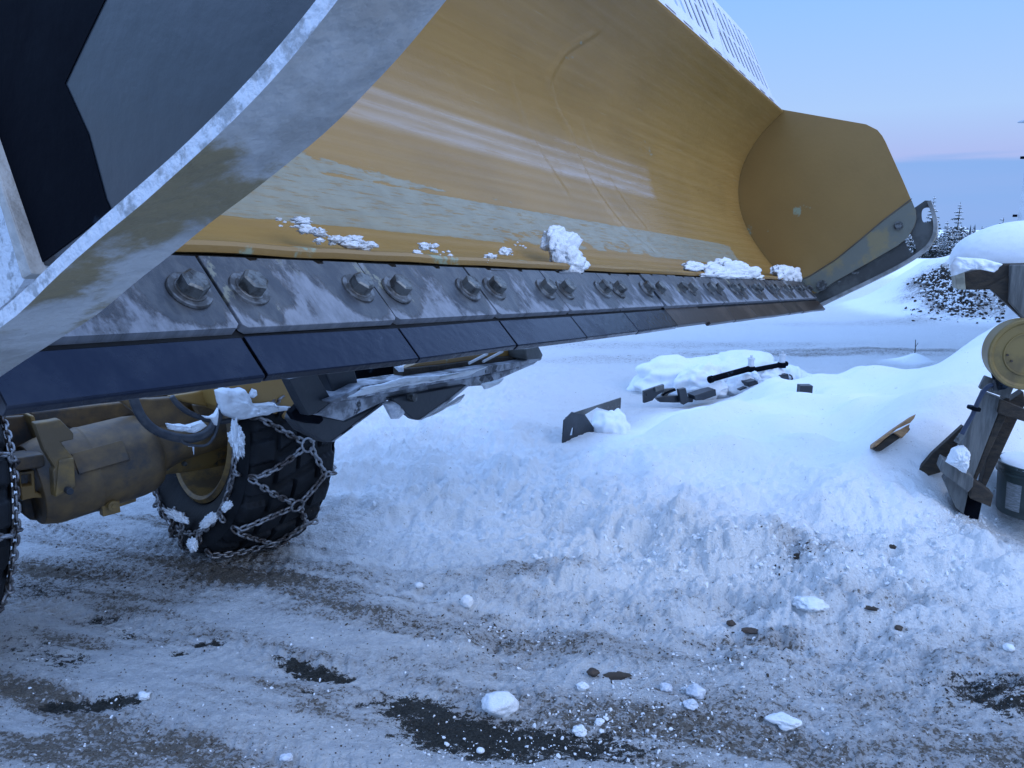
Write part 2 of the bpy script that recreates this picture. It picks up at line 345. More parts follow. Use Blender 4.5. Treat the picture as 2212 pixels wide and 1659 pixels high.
# ------------------------------------------------------------------ GROUND
ctrl = [  # u, v (photo grid 2212 wide), height, churn
 (0,1659,0,0),(550,1659,0,0),(1100,1659,0,0),(1650,1659,0,0),(2212,1659,0,0),(0,1400,0,0),(700,1400,0,0),(1400,1400,0,.05),(2212,1400,.0,.1),
 (300,1200,0,0),(740,1150,0,.05),(1100,1200,0,.15),(1350,1230,.0,.3),(1600,1250,.02,.6),(1900,1270,.02,.6),(2212,1300,.03,.4),
 (1000,1060,.02,.8),(1200,1090,.05,.9),(1450,1140,.07,.9),(1700,1150,.11,.9),(1740,1200,.07,.9),(1950,1170,.10,.9),(2090,1190,.13,.9),(2212,1225,.09,.7),(1300,1160,.04,.8),(1500,1195,.05,.9),(2060,1230,.06,.8),
 (790,1000,0.01,.6),(780,950,0.01,.6),(1000,900,0.01,.7),(1000,960,.02,.8),(1170,800,0,.3),(1130,1010,.03,.8),(1250,740,0,.2),(1500,700,0,.2),(900,1100,0,.6),
 (1215,950,.05,.2),(1150,960,.03,.4),(1230,900,.04,.15),(1330,905,.10,.1),(1330,960,.12,0),(1450,910,.17,0),(1568,854,.19,0),(1480,960,.20,0),(1700,890,.26,0),(1740,834,.33,0),(1650,836,.25,0),
 (1400,888,.03,0),(1455,884,.06,0),(1350,850,.03,.1),(1480,876,.10,0),
 (2300,690,.96,0),(2201,684,.95,0),(2148,708,.88,0),(2105,736,.80,0),(2062,764,.70,0),(2020,780,.62,0),(1985,796,.54,0),(1894,800,.47,0),(1798,812,.41,0),
 (1860,860,.40,0),(1930,925,.42,0),(2010,870,.58,0),(2070,820,.68,0),(1950,850,.46,0),(1800,950,.28,0),(1700,1000,.20,0),(1550,1040,.15,.1),(1350,1040,.10,.2),(1900,1000,.27,0),(1960,1010,.27,.1),(1990,1030,.22,.2),
 (1850,1060,.2,.2),(2040,1105,.10,.3),(2160,1120,.0,.1),(2212,1135,.0,0),(2300,1110,0,0),(2212,1178,.06,.4),(2140,1160,.06,.4),
 (1700,780,0,.1),(1500,775,0,.1),(1900,720,0,.2),(2000,700,0,.1),(1700,740,0,.2),(1950,770,0.02,.1),(1850,775,0.02,.1)]
CTX = []
for u_, v_, z_ in ((1481,878,.10),(1568,854,.19),(1650,836,.25),(1740,834,.33),(1798,812,.41),(1894,800,.47),(1985,796,.54)):
    p_ = atz(u_, v_, z_); d_ = np.hypot(p_[0], p_[1])
    for sc_, dv_ in ((1.10, 12), (1.22, 26)):
        r_ = ray(u_, v_ + dv_); CTX.append((p_[0] * sc_, p_[1] * sc_, max(0., CAMH + r_[2] * d_ * sc_ / math.hypot(r_[0], r_[1]))))
    CTX.append((p_[0] * 1.45, p_[1] * 1.45, 0.))
for u_, v_, z_ in ((2201,684,.95),(2148,708,.88),(2105,736,.80),(2062,764,.70),(2020,780,.62)):
    p_ = atz(u_, v_, z_); CTX += [(p_[0] * 1.16, p_[1] * 1.16, z_ * .72), (p_[0] * 1.45, p_[1] * 1.45, .0)]
extra = [(3.9,8.6,.05),(5.2,9.6,0),(6.5,8.4,.1),(2.0,8.6,0),(1.3,8.9,0),(8,12,0),(6.5,14,.0),(10,20,.0),(0,20,0),(-8,15,0),(-6,6,0),(-8,3,0),(-3,1,0),(0,.5,0),(4,1,0),(7,4,.3),(5,3,.05),(9,7,.3),
         (0,-5,0),(6,-5,0),(-6,-5,0),(-20,0,0),(20,0,0),(0,30,.1),(25,30,.2),(-25,30,0),(14,12,.1),(4.6,5.6,.8),(4.2,4.9,.5)] + CTX
XY = []; Zc = []; Ch = []
for u, v, z, c in ctrl:
    p = atz(u, v, z); XY.append(p[:2]); Zc.append(z); Ch.append(c)
for x, y, z in extra: XY.append((x, y)); Zc.append(z); Ch.append(.1)
XY = np.array(XY); Zc = np.array(Zc); Ch = np.array(Ch)
def warp(x, y):
    d = np.hypot(x, y); return np.arctan2(x, y) * 1.2, np.log(d + .6)
wx, wy = warp(XY[:, 0], XY[:, 1])
def kern(r2): return np.exp(-r2 / (2 * .16 ** 2)) * .3 + np.sqrt(r2 + .10 ** 2) * -1.0
K = kern((wx[:, None] - wx) ** 2 + (wy[:, None] - wy) ** 2) + np.eye(len(wx)) * .003
Kp = np.zeros((len(wx) + 1,) * 2); Kp[:-1, :-1] = K; Kp[-1, :-1] = Kp[:-1, -1] = 1
wz = np.linalg.solve(Kp, np.r_[Zc, 0])
bumps = []   # added mounds: x, y, rx, ry, h
def addb(u, v, z, rx, ry, h): p = atz(u, v, z); bumps.append((p[0], p[1], rx, ry, h))
addb(1900, 790, .2, .5, .3, .07)
addb(1610, 915, .2, .35, .35, .09); addb(1440, 945, .15, .3, .25, .06); addb(1280, 1000, .1, .25, .2, .05); addb(1700, 950, .2, .4, .3, .06); addb(1560, 985, .2, .3, .2, .05)

addb(1975, 772, .1, .3, .2, .24)
def base_h(x, y):
    a, b = warp(x, y); s = x.shape; a = a.ravel(); b = b.ravel(); o = np.empty(a.shape); c = np.empty(a.shape)
    for i in range(0, len(a), 40000):
        r2 = (a[i:i + 40000, None] - wx) ** 2 + (b[i:i + 40000, None] - wy) ** 2
        o[i:i + 40000] = kern(r2) @ wz[:-1] + wz[-1]
        w = 1 / (r2 + .02) ** 2; c[i:i + 40000] = (w @ Ch) / w.sum(1)
    return o.reshape(s), c.reshape(s)
# dirt patches: u, v, half length, half width (m), angle deg, kind strength: asphalt, dirt
pat = [ # asphalt
 (640,1430,.10,.035,-30,1.25,0),(690,1452,.10,.04,-12,1.35,0),(735,1462,.05,.03,0,1.2,0),(450,1386,.055,.025,10,1.25,0),(388,1406,.035,.018,10,1.1,0),(680,1492,.05,.02,0,.8,0),(780,1515,.04,.025,0,.8,0),
 (900,1525,.12,.06,-10,1.3,0),(960,1560,.16,.06,-25,1.4,0),(1030,1590,.22,.08,-14,1.45,0),(1150,1600,.22,.06,-10,1.3,.2),(1260,1615,.14,.06,0,1.1,.5),(1340,1630,.1,.05,0,1.0,.5),(930,1600,.12,.04,0,.8,.4),
 (150,1515,.09,.035,8,1.25,0),(240,1510,.10,.04,8,1.3,0),(215,1335,.09,.03,-10,.9,.4),(270,1365,.05,.03,-15,1.0,0),(330,1370,.05,.02,-15,.7,0),(140,1425,.12,.06,-15,.85,.5),(60,1400,.2,.08,-15,.7,.6),
 (2140,1490,.14,.08,0,1.0,.8),(2080,1470,.08,.04,0,.9,.7),(2190,1520,.1,.05,0,1.1,.6),(2060,1540,.12,.05,0,.55,.7),(1760,1490,.06,.03,0,.7,.6),(90,1265,.22,.09,-6,.75,.9),
 # dirt
 (200,1235,.55,.14,-6,.45,1.0),(420,1250,.4,.12,-5,.3,.95),(330,1290,.45,.06,-8,.2,.7),(800,1325,.45,.07,-6,.15,.8),(980,1345,.3,.08,-6,.25,.85),(1150,1370,.4,.09,-12,.3,.9),(1300,1395,.35,.08,-12,.25,.75),(1420,1420,.2,.07,0,.1,.5),
 (900,1430,.3,.07,-8,.1,.7),(1050,1420,.25,.05,-5,.1,.6),(1620,1370,.2,.05,0,.15,.6),(1700,1365,.12,.04,0,.2,.7),(1650,1450,.3,.12,0,0,.5),(1560,1500,.3,.1,0,.15,.6),(1450,1540,.35,.1,0,.15,.6),(1850,1480,.4,.14,0,.1,.55),
 (1950,1400,.5,.15,0,0,.4),(2100,1600,.4,.15,0,.1,.65),(1850,1600,.4,.12,0,0,.45),(1500,1625,.3,.08,0,.25,.6),(700,1560,.4,.08,0,0,.4),(500,1590,.4,.1,0,.05,.45),(420,1520,.25,.06,0,.1,.5),(300,1600,.3,.07,0,0,.4),(300,1570,.15,.05,0,.2,.6),
 (1725,1200,.09,.06,0,.1,.55),(1770,1215,.14,.05,0,.0,.45),(1200,1230,.25,.05,0,.05,.4),(1130,1225,.08,.03,0,.1,.7),(1900,1300,.3,.1,0,0,.35),(1540,1290,.3,.1,0,0,.3),(20,1480,.25,.12,0,.2,.6),
 (1750,765,1.2,.12,0,.3,.8),(1900,758,1.4,.10,0,.35,.8),(1500,745,1.6,.2,0,.1,.35),(1350,775,1.2,.2,0,.0,.3),(2000,700,2,.2,0,.05,.3),(150,1130,.4,.1,0,.1,.4)]
MND = [(2012, 598, .8, .3, .25), (2028, 615, .7, .3, .25), (2045, 636, .55, .35, .25), (2062, 655, .4, .35, .25), (2080, 668, .3, .3, .2), (1985, 640, .35, .3, .2), (2110, 655, .4, .6, .2), (2150, 668, .3, .6, .2)]
TRK = math.radians(-17)          # direction of the wheel tracks
def terrain(x, y, detail=True):
    z, c = base_h(x, y); d = np.hypot(x, y)
    far = sst(16, 26, d); z = z * (1 - far)
    for bx, by, rx, ry, h in bumps: z = z + h * np.exp(-((x - bx) / rx) ** 2 - ((y - by) / ry) ** 2)
    # low ridge that hides the feet of the trees, ground falling away behind it
    z = z + .26 * np.exp(-((y - 27 - .15 * x) / 5.0) ** 2) * sst(4, 12, x) * (.8 + .5 * fbm(x * .12, y * .12, 3, 5)) * (1 - sst(40, 60, x))
    z = z - 5.0 * sst(33, 85, d) * sst(-20, 10, y)
    z = z + 1.05 * sst(0, 1, np.exp(-(((x - 9.15) / 2.1) ** 2 + ((y - 14.3) / 1.9) ** 2)) * 1.1) * (.75 + .5 * fbm(x * 1.2, y * 1.2, 4, 9)) + .5 * np.exp(-(((x - 12.2) / 2.6) ** 2 + ((y - 15.5) / 1.5) ** 2)) * (.6 + .8 * fbm(x * 1.5, y * 1.5, 3, 19))
    if not detail: return z, c, None
    near = 1 - sst(9, 18, d)
    yard = np.clip(1.1 - c * 2.2, 0, 1) * (1 - sst(.03, .14, z))
    # churned, kicked-up snow
    n1 = fbm(x * 3.2, y * 3.2, 5, 1); n2 = fbm(x * 8, y * 8, 4, 2); n3 = fbm(x * 26, y * 26, 3, 3)
    rid = 1 - np.abs(2 * n1 - 1)
    n0 = fbm(x * 1.7, y * 2.4, 3, 6); z = z + np.clip(c, 0, 1) ** 1.2 * near * (.30 * (n0 - .5) + .55 * (n1 - .5) + .12 * np.abs(n1 - .5) + .34 * np.abs(n2 - .5) + .09 * np.abs(n3 - .5) - .07)
    blk = vnoise(x * 7 + n2 * 2, y * 7, 77) * .6 + .4 * vnoise(x * 15, y * 15 + n1 * 3, 78); z = z + .045 * sst(.60, .68, blk) * np.clip(c - .35, 0, 1) * 1.6 * near
    drift = np.clip(z / .2, 0, 1) * (1 - np.clip(c * 1.6, 0, 1)) * near
    z = z + drift * (1 - .6 * sst(.3, .6, z)) * (.50 * (fbm(x * 1.5 + y * .5, y * 2.2 - x * .4, 2, 12) - .60) + .006 * (fbm(x * 9, y * 9, 3, 13) - .5))
    # packed yard
    ct, st = math.cos(TRK), math.sin(TRK); s_ = x * ct + y * st; t_ = -x * st + y * ct
    rut = fbm(s_ * .5, t_ * 3.2, 4, 21)
    
    z = z + (.030 * (rut - .5) + .030 * (fbm(s_ * 5, t_ * 13, 5, 23) - .5) + .012 * np.abs(fbm(x * 30, y * 38, 3, 24) - .5) + .010 * (fbm(x * 60, y * 60, 2, 25) - .5)) * (1 - np.clip(drift, 0, 1)) * near
    for u0, v0, hw in ((1050, 1300, .13), (1500, 1450, .11), (420, 1600, .12), (300, 1180, .12), (1150, 1500, .10)):
        q = atz(u0, v0); t0 = -q[0] * st + q[1] * ct + .06 * np.sin(s_ * 1.3 + u0); b_ = np.exp(-((t_ - t0) / hw) ** 4)
        cl_ = sst(.35, .65, .5 + .5 * np.sin((s_ + .5 * np.abs(t_ - t0)) * 2 * math.pi / .062)) * (.4 + .9 * fbm(x * 3, y * 3, 2, 88))
        z = z + b_ * yard * near * (.009 * (cl_ - .5) - .006)
    z = z + (1 - near) * (1 - sst(30, 60, d)) * (.06 * (fbm(x * .35, y * 1.6, 4, 30) - .5) + .03 * (fbm(x * 1.5, y * 5, 3, 31) - .5))
    asp = np.zeros_like(x); dirt = np.zeros_like(x)
    for bx, by, l_, w_, a_, s1, s2 in PT:
        dx = x - bx; dy = y - by; ca, sa = math.cos(a_), math.sin(a_); p = (dx * ca + dy * sa) / l_; q = (-dx * sa + dy * ca) / w_
        g = np.exp(-.5 * (p * p + q * q) ** 1.15); asp = np.maximum(asp, g * s1); dirt = np.maximum(dirt, g * s2)
    strk = .5 * fbm(s_ * .45, t_ * 6, 4, 41) + .5 * fbm(s_ * 1.6, t_ * 9, 4, 42)
    dirt = dirt * .8 * (1 - .6 * np.clip(c - .4, 0, 1)) + (-.16 + .72 * sst(.45, .62, strk)) * yard * (1 - sst(3.4, 6.5, d))
    dirt = np.clip(dirt, 0, 2) * (.55 + .7 * fbm(x * 4, y * 7, 3, 43))
    mound = np.exp(-(((x - 9.3) / 1.5) ** 2 + ((y - 13.4) / 1.3) ** 2))
    sl = sst(.15, .5, mound) * sst(.42, .56, fbm(x * .9 - y * .9, (x + y) * .5 + .3, 3, 52)); dirt = dirt + sl * .9 + .6 * mound * fbm(x * 2, y * 2, 3, 53); asp = asp + sl * 1.2
    z = z - .012 * sst(.4, .9, asp) * near
    return z, c, (asp, dirt, yard)
def hit0(u, v):
    for d in np.arange(9, 22, .1):
        r = ray(u, v); p = CP + r * (d / r[1]); z_, _, _ = terrain(np.array([p[0]]), np.array([p[1]]), False)
        if p[2] < z_[0]: break
    return p
PT = [(*atz(u, v)[:2], l_ * 1.15, w_ * 1.2, math.radians(a_), s1, s2) for u, v, l_, w_, a_, s1, s2 in pat] + [(*hit0(u, v)[:2], l_, w_, -.6, 1.15 if i_ < 5 else .75, 1.1 if i_ < 5 else .6) for i_, (u, v, z_, l_, w_) in enumerate(MND)]
fa = np.radians(np.linspace(-44, 44, 960)); ra = np.radians(np.r_[np.linspace(46, 314, 68)])
ang = np.r_[fa, ra]
rad = np.r_[np.linspace(.25, 1.7, 24), np.geomspace(1.72, 10.5, 800), np.geomspace(10.55, 40, 230), np.geomspace(41, 900, 60)]
RR, AA = np.meshgrid(rad, ang, indexing='ij'); GX = RR * np.sin(AA); GY = RR * np.cos(AA)
GZ, GC, (asp, dirt, yard) = terrain(GX, GY)
def height(x, y):
    i = np.clip(np.searchsorted(rad, math.hypot(x, y)), 1, len(rad) - 1); a_ = math.atan2(x, y)
    if abs(a_) < math.radians(43.9):
        j = int(np.clip(np.searchsorted(fa, a_), 1, len(fa) - 1)); t = (math.hypot(x, y) - rad[i - 1]) / (rad[i] - rad[i - 1]); return float(GZ[i - 1, j] * (1 - t) + GZ[i, j] * t)
    z, _, _ = terrain(np.array([x]), np.array([y]), False); return float(z[0])
def hit(u, v, n=6):
    p = atz(u, v, 0.); 
    for _ in range(n): p = .3 * p + .7 * atz(u, v, height(p[0], p[1]))
    return p
def ground_mat():
    m, t, b = newmat('packed_snow_and_gravel'); n = t.nodes; l = t.links
    b.inputs['Specular IOR Level'].default_value = .3
    co = n.new('ShaderNodeTexCoord')
    def attr(k): a_ = n.new('ShaderNodeAttribute'); a_.attribute_name = k; return a_.outputs['Fac']
    def noise(sc, det=8, ro=.65, mpv=None, rot=0):
        x = n.new('ShaderNodeTexNoise'); x.inputs['Scale'].default_value = sc; x.inputs['Detail'].default_value = det; x.inputs['Roughness'].default_value = ro
        if mpv:
            mp = n.new('ShaderNodeMapping'); mp.inputs['Scale'].default_value = mpv; mp.inputs['Rotation'].default_value = (0, 0, rot); l.new(co.outputs['Object'], mp.inputs[0]); l.new(mp.outputs[0], x.inputs[0])
        else: l.new(co.outputs['Object'], x.inputs[0])
        return x.outputs[0]
    def math_(op, a_, b_=None, c_=None):
        x = n.new('ShaderNodeMath'); x.operation = op
        for i, q in enumerate((a_, b_, c_)):
            if q is None: continue
            if isinstance(q, (int, float)): x.inputs[i].default_value = q
            else: l.new(q, x.inputs[i])
        return x.outputs[0]
    def step(x, lo, hi, a_=0., b_=1.):
        r = n.new('ShaderNodeMapRange'); r.interpolation_type = 'SMOOTHSTEP'; l.new(x, r.inputs[0]); r.inputs[1].default_value = lo; r.inputs[2].default_value = hi; r.inputs[3].default_value = a_; r.inputs[4].default_value = b_; return r.outputs[0]
    def mix(f, a_, b_):
        r = n.new('ShaderNodeMixRGB'); l.new(f, r.inputs[0])
        for i, q in ((1, a_), (2, b_)):
            if isinstance(q, tuple): r.inputs[i].default_value = c4(q)
            else: l.new(q, r.inputs[i])
        return r.outputs[0]
    nf = noise(26, 10, .82, (1, 1.8, 1), .35); ng = noise(130, 6, .8); nm = noise(5, 6, .6)
    nw = noise(10, 9, .78, (1, 2.6, 1), .45)
    nn = math_('ADD', math_('MULTIPLY', nf, .45), math_('ADD', math_('MULTIPLY', nw, .32), math_('MULTIPLY', ng, .23)))
    vt = n.new('ShaderNodeTexVoronoi'); vt.inputs['Scale'].default_value = 95; l.new(co.outputs['Object'], vt.inputs[0]); vs_ = n.new('ShaderNodeSeparateColor'); l.new(vt.outputs['Color'], vs_.inputs[0]); vo = vs_.outputs[0]
    A_ = attr('asphalt'); D_ = attr('dirt'); Y_ = attr('yard')
    ns = noise(4.5, 9, .72, (1, 3.2, 1), .45)
    ice = math_('MULTIPLY', step(math_('ADD', math_('MULTIPLY', ns, .6), math_('MULTIPLY', nf, .4)), .44, .58), attr('ice'))
    snow = mix(ice, (.90, .93, .95), (.66, .70, .75))
    grime = mix(step(math_('ADD', math_('MULTIPLY', D_, .30), nn), .50, .68), snow, (.60, .60, .61))
    base = mix(step(D_, .02, .15), snow, grime)
    # grit showing through
    gm = step(math_('ADD', math_('ADD', nn, math_('MULTIPLY', math_('SUBTRACT', vo, .5), .12)), math_('MULTIPLY', D_, .19)), .597, .64)
    brown = mix(step(ng, .4, .6), (.16, .135, .105), (.30, .275, .24))
    base = mix(gm, base, brown)
    am = step(math_('ADD', math_('MULTIPLY', math_('SUBTRACT', nn, .5), 1.9), math_('MULTIPLY', A_, .31)), .245, .275)
    aspc = mix(step(ng, .42, .62), (.022, .024, .022), (.075, .075, .065))
    base = mix(am, base, aspc)
    l.new(base, b.inputs['Base Color'])
    rg = math_('SUBTRACT', .72, math_('MULTIPLY', step(math_('MULTIPLY', Y_, nm), .46, .56), .36))
    l.new(rg, b.inputs['Roughness']); nv = noise(9, 8, .75, (1, 2.6, 1), .45)
    h = math_('ADD', math_('MULTIPLY', nf, .032), math_('ADD', math_('MULTIPLY', math_('ADD', ng, math_('MULTIPLY', vt.outputs['Distance'], -.9)), .013), math_('MULTIPLY', am, -.006)))
    h = math_('MULTIPLY', h, attr('rough'))
    bp = n.new('ShaderNodeBump'); bp.inputs['Distance'].default_value = 1.0; bp.inputs['Strength'].default_value = 1.0
    l.new(h, bp.inputs['Height']); l.new(bp.outputs[0], b.inputs['Normal'])
    return m
GM = ground_mat()
rough = np.clip(.12 + yard * 1.1 + np.clip(GC, 0, 1) * .7 + dirt, 0, 1.2)
V = np.stack([GX, GY, GZ], -1).reshape(-1, 3)
g = grid_obj('ground', V, len(rad), len(ang), GM, wrap=True, attrs=dict(ice=yard * .75 * (1 - sst(3.6, 6.5, RR)), asphalt=asp, dirt=dirt, yard=yard, rough=rough))
tag(g, kind='structure')
#--NEXT--
# ------------------------------------------------------------------ SNOW PLOW
K1, K2 = -1.0, 13.0
plow = thing('snow_plow', 'large raised yellow snow plow blade with scraped paint and bolted black cutting edge', 'snow plow', P0)
PR = np.array([(-.100, .106), (-.150, .104), (-.197, .118), (-.268, .172), (-.339, .252), (-.410, .350), (-.462, .450), (-.490, .545), (-.499, .636), (-.493, .705), (-.474, .775), (-.438, .850), (-.394, .918), (-.340, .980), (-.276, 1.043)])
def cat(P, m):
    o = []
    for i in range(len(P) - 1):
        p0 = P[max(i - 1, 0)]; p1 = P[i]; p2 = P[i + 1]; p3 = P[min(i + 2, len(P) - 1)]
        for j in range(m):
            t = j / m; o.append(.5 * ((2 * p1) + (-p0 + p2) * t + (2 * p0 - 5 * p1 + 4 * p2 - p3) * t * t + (-p0 + 3 * p1 - 3 * p2 + p3) * t ** 3))
    return np.array(o + [P[-1]])
fine = cat(PR[1:], 12); arc = np.r_[0, np.cumsum(np.hypot(*np.diff(fine, axis=0).T))]
nfac = 30; sub = 3                              # press-brake facets
fs_ = np.linspace(0, arc[-1], nfac + 1); fx = np.interp(fs_, arc, fine[:, 0]); fy = np.interp(fs_, arc, fine[:, 1])
tt = np.linspace(0, nfac, nfac * sub + 1); px_ = np.interp(tt, range(nfac + 1), fx); py_ = np.interp(tt, range(nfac + 1), fy); ps = np.interp(tt, range(nfac + 1), fs_) + .05
kk = np.linspace(K1, K2, 520)
KK, SS = np.meshgrid(kk, ps); PX = np.repeat(px_[:, None], len(kk), 1); PY = np.repeat(py_[:, None], len(kk), 1)
u_ = KK * S
# gentle dents and the three bowed creases
dent = np.zeros_like(KK)
for pts, w_, h_ in (([(.80, 5.35), (.72, 5.57), (.66, 5.9), (.50, 6.15), (.40, 6.3), (.29, 6.45), (.2, 6.8)], .020, .006), ([(.70, 6.2), (.55, 6.75), (.42, 7.0), (.33, 7.2)], .018, .003), ([(.75, 4.6), (.6, 4.95), (.5, 5.2), (.42, 5.35)], .018, .003), ([(1.0, 5.9), (.9, 5.5), (.8, 5.35)], .02, .005)):
    pts = sorted(pts); kc = np.interp(SS, [p[0] for p in pts], [p[1] for p in pts]); on = sst(pts[0][0] - .04, pts[0][0] + .02, SS) * (1 - sst(pts[-1][0] - .02, pts[-1][0] + .04, SS))
    q = (KK - kc) * S / w_; dent += .75 * h_ * on * (np.exp(-q * q) - .6 * np.exp(-(q - 1.6) ** 2))
dent += .0018 * (fbm(u_ * 1.4, SS * 3, 3, 61) - .5) * 2
prim = sst(.145, .17, SS) * (1 - sst(.295, .305, SS)) * 1.25
prim *= np.where(KK < 3.3, 1, np.where(KK < 6.6, .45 + .45 * sst(.20, .29, SS), 1)) * (1 - sst(10.2, 11.2, KK))
prim += .40 * sst(.30, .31, SS) * (1 - sst(.34, .46, SS)) * (1 - sst(1.6, 3.4, KK)) + .45 * sst(.30, .31, SS) * (1 - sst(.31, .36, SS)) * (1 - sst(3, 8, KK))
prim += .42 * np.exp(-((KK - 8.2) / 1.0) ** 2) * np.exp(-((SS - .72) / .06) ** 2) + .4 * np.exp(-((KK - 1.6) / .6) ** 2 - ((SS - .55) / .03) ** 2)
prim += .35 * np.exp(-((KK - 5.6) / .25) ** 2) * sst(.7, .8, SS)
painted_sheen = sst(.478, .486, SS) * (1 - sst(.60, .66, SS)) * (1 - sst(8.15, 8.4, KK))  # striped reflection on the moldboard, painted as a pale band
painted_sheen *= .35 + .65 * sst(.35, .55, .5 + .5 * np.cos((SS - .5) * 2 * math.pi / .037))
painted_sheen *= np.where(KK > 5.5, 1., .75) * (.6 + .4 * (1 - sst(.55, .60, SS))) 
painted_sheen *= np.where(SS > .585, sst(3.5, 6.5, KK), 1)
ee = np.interp(SS, arc + .05, np.r_[np.diff(fine[:, 0]) / np.diff(arc), 0]); ff = np.interp(SS, arc + .05, np.r_[np.diff(fine[:, 1]) / np.diff(arc), 1])
PX = PX + dent * ff; PY = PY - dent * ee
Vm = P0 + A * (u_[..., None]) + E1 * PX[..., None] + E2 * PY[..., None]
def mold_mat():
    m, t, b = newmat('scraped_yellow_moldboard'); n = t.nodes; l = t.links
    uvx = n.new('ShaderNodeAttribute'); uvx.attribute_name = 'ua'; uvy = n.new('ShaderNodeAttribute'); uvy.attribute_name = 'sa'
    cb = n.new('ShaderNodeCombineXYZ'); l.new(uvx.outputs['Fac'], cb.inputs[0]); l.new(uvy.outputs['Fac'], cb.inputs[1])
    def noise(sc, st, rot=0, det=8, ro=.65):
        mp = n.new('ShaderNodeMapping'); mp.inputs['Scale'].default_value = st; mp.inputs['Rotation'].default_value = (0, 0, rot); l.new(cb.outputs[0], mp.inputs[0])
        x = n.new('ShaderNodeTexNoise'); x.inputs['Scale'].default_value = sc; x.inputs['Detail'].default_value = det; x.inputs['Roughness'].default_value = ro; l.new(mp.outputs[0], x.inputs[0]); return x.outputs[0]
    def att(k): x = n.new('ShaderNodeAttribute'); x.attribute_name = k; return x.outputs['Fac']
    def step(x, lo, hi, o=1.):
        r = n.new('ShaderNodeMapRange'); r.interpolation_type = 'SMOOTHSTEP'; l.new(x, r.inputs[0]); r.inputs[1].default_value = lo; r.inputs[2].default_value = hi; r.inputs[4].default_value = o; return r.outputs[0]
    def ma(op, a_, b_):
        x = n.new('ShaderNodeMath'); x.operation = op
        for i, q in enumerate((a_, b_)):
            if isinstance(q, (int, float)): x.inputs[i].default_value = q
            else: l.new(q, x.inputs[i])
        return x.outputs[0]
    def mix(f, a_, c_):
        r = n.new('ShaderNodeMixRGB'); l.new(f, r.inputs[0])
        for i, q in ((1, a_), (2, c_)):
            if isinstance(q, tuple): r.inputs[i].default_value = c4(q)
            else: l.new(q, r.inputs[i])
        return r.outputs[0]
    y = mix(step(noise(2, (1, 2, 1)), .35, .7), YEL, tuple(v * .86 for v in YEL))
    y = mix(step(noise(6, (.35, 9, 1), .1), .48, .75, .10), y, (.50, .33, .10))
    flow = ma('ADD', ma('MULTIPLY', noise(9, (1.0, 2.6, 1), .9, 9, .68), .75), ma('MULTIPLY', noise(40, (.5, 3.0, 1), .95, 6, .6), .25))      # diagonal ragged scrape edges
    pm = step(ma('ADD', att('primer'), ma('MULTIPLY', ma('SUBTRACT', flow, .5), 1.9)), .47, .56)
    pm = ma('MULTIPLY', pm, step(noise(34, (.35, 3.4, 1), 1.0, 8, .7), .30, .50, .85))
    prim_c = mix(step(noise(14, (1, 1, 1)), .35, .7), (.29, .305, .245), (.235, .245, .195))
    col = mix(pm, y, prim_c)
    sc_ = step(noise(30, (.12, 3.2, 1), -.12), .62, .72, .35); col = mix(sc_, col, (.42, .40, .28))
    specks = step(noise(55, (1, 1, 1)), .735, .76, .6); col = mix(specks, col, (.07, .045, .02))
    sf = ma('MULTIPLY', att('painted_sheen'), step(noise(14, (.3, 5, 1)), .2, .6, .62)); col = mix(sf, col, (.50, .44, .40))  # painted reflection lightens the base colour here
    col = mix(step(sn_ := noise(3, (.25, 14, 1)), .42, .70, .10), col, (.55, .38, .17))
    l.new(col, b.inputs['Base Color'])
    sn = n.new('ShaderNodeMath'); sn.operation = 'SINE'; l.new(ma('MULTIPLY', uvy.outputs['Fac'], 2 * math.pi / .0415), sn.inputs[0]); rg = ma('SUBTRACT', ma('ADD', .36, ma('MULTIPLY', sn.outputs[0], .05)), ma('MULTIPLY', att('painted_sheen'), .12)); b.inputs['Specular IOR Level'].default_value = .55; l.new(rg, b.inputs['Roughness'])
    bp = n.new('ShaderNodeBump'); bp.inputs['Distance'].default_value = .0008; l.new(noise(40, (1, 1, 1)), bp.inputs['Height'])
    bp2 = n.new('ShaderNodeBump'); bp2.inputs['Distance'].default_value = .0006; l.new(ma('MULTIPLY', pm, -1.0), bp2.inputs['Height']); l.new(bp.outputs[0], bp2.inputs['Normal'])
    l.new(bp2.outputs[0], b.inputs['Normal'])
    return m
mold = grid_obj('moldboard', Vm.reshape(-1, 3), len(ps), len(kk), mold_mat(), parent=plow, smooth=False, attrs=dict(ua=u_, sa=SS, primer=prim, painted_sheen=painted_sheen))
mm = mold.modifiers.new('thickness', 'SOLIDIFY'); mm.thickness = .010; mm.offset = 1.0
# which side is the back: push thickness away from the camera side
nv = np.cross(Vm[1, 0] - Vm[0, 0], Vm[0, 1] - Vm[0, 0]); mm.offset = -1.0 if nv @ E1 > 0 else 1.0
mm.offset = -mm.offset if False else mm.offset
# lower lip of the moldboard: folded strip under the paint
lip = MB()
for k0, k1_ in ((K1, K2),):
    n_ = 90; ks = np.linspace(k0, k1_, n_)
    for i in range(n_ - 1):
        vs = []
        for k in (ks[i], ks[i + 1]):
            w_ = .0025 * (mn.noise(Vector((k * 2.3, 0, 0)))) 
            for x, y in ((-.150, .1045), (-.118, .1150 + w_), (-.103, .1130 + w_), (-.099, .107 + w_), (-.101, .0975 + w_), (-.155, .092)): vs.append(loc(k, x, y))
        lip.add(vs, [(j, (j + 1) % 6, 6 + (j + 1) % 6, 6 + j) for j in range(6)])
lip.obj('lower_lip', 'yellow', plow, bevel=0)
back = MB()     # ribs and box beam behind the moldboard
back.box(loc(6, -.58, .36), A * S * 7.0, E1 * .06, E2 * .07)
back.box(loc(6, -.60, .80), A * S * 7.0, E1 * .05, E2 * .06)
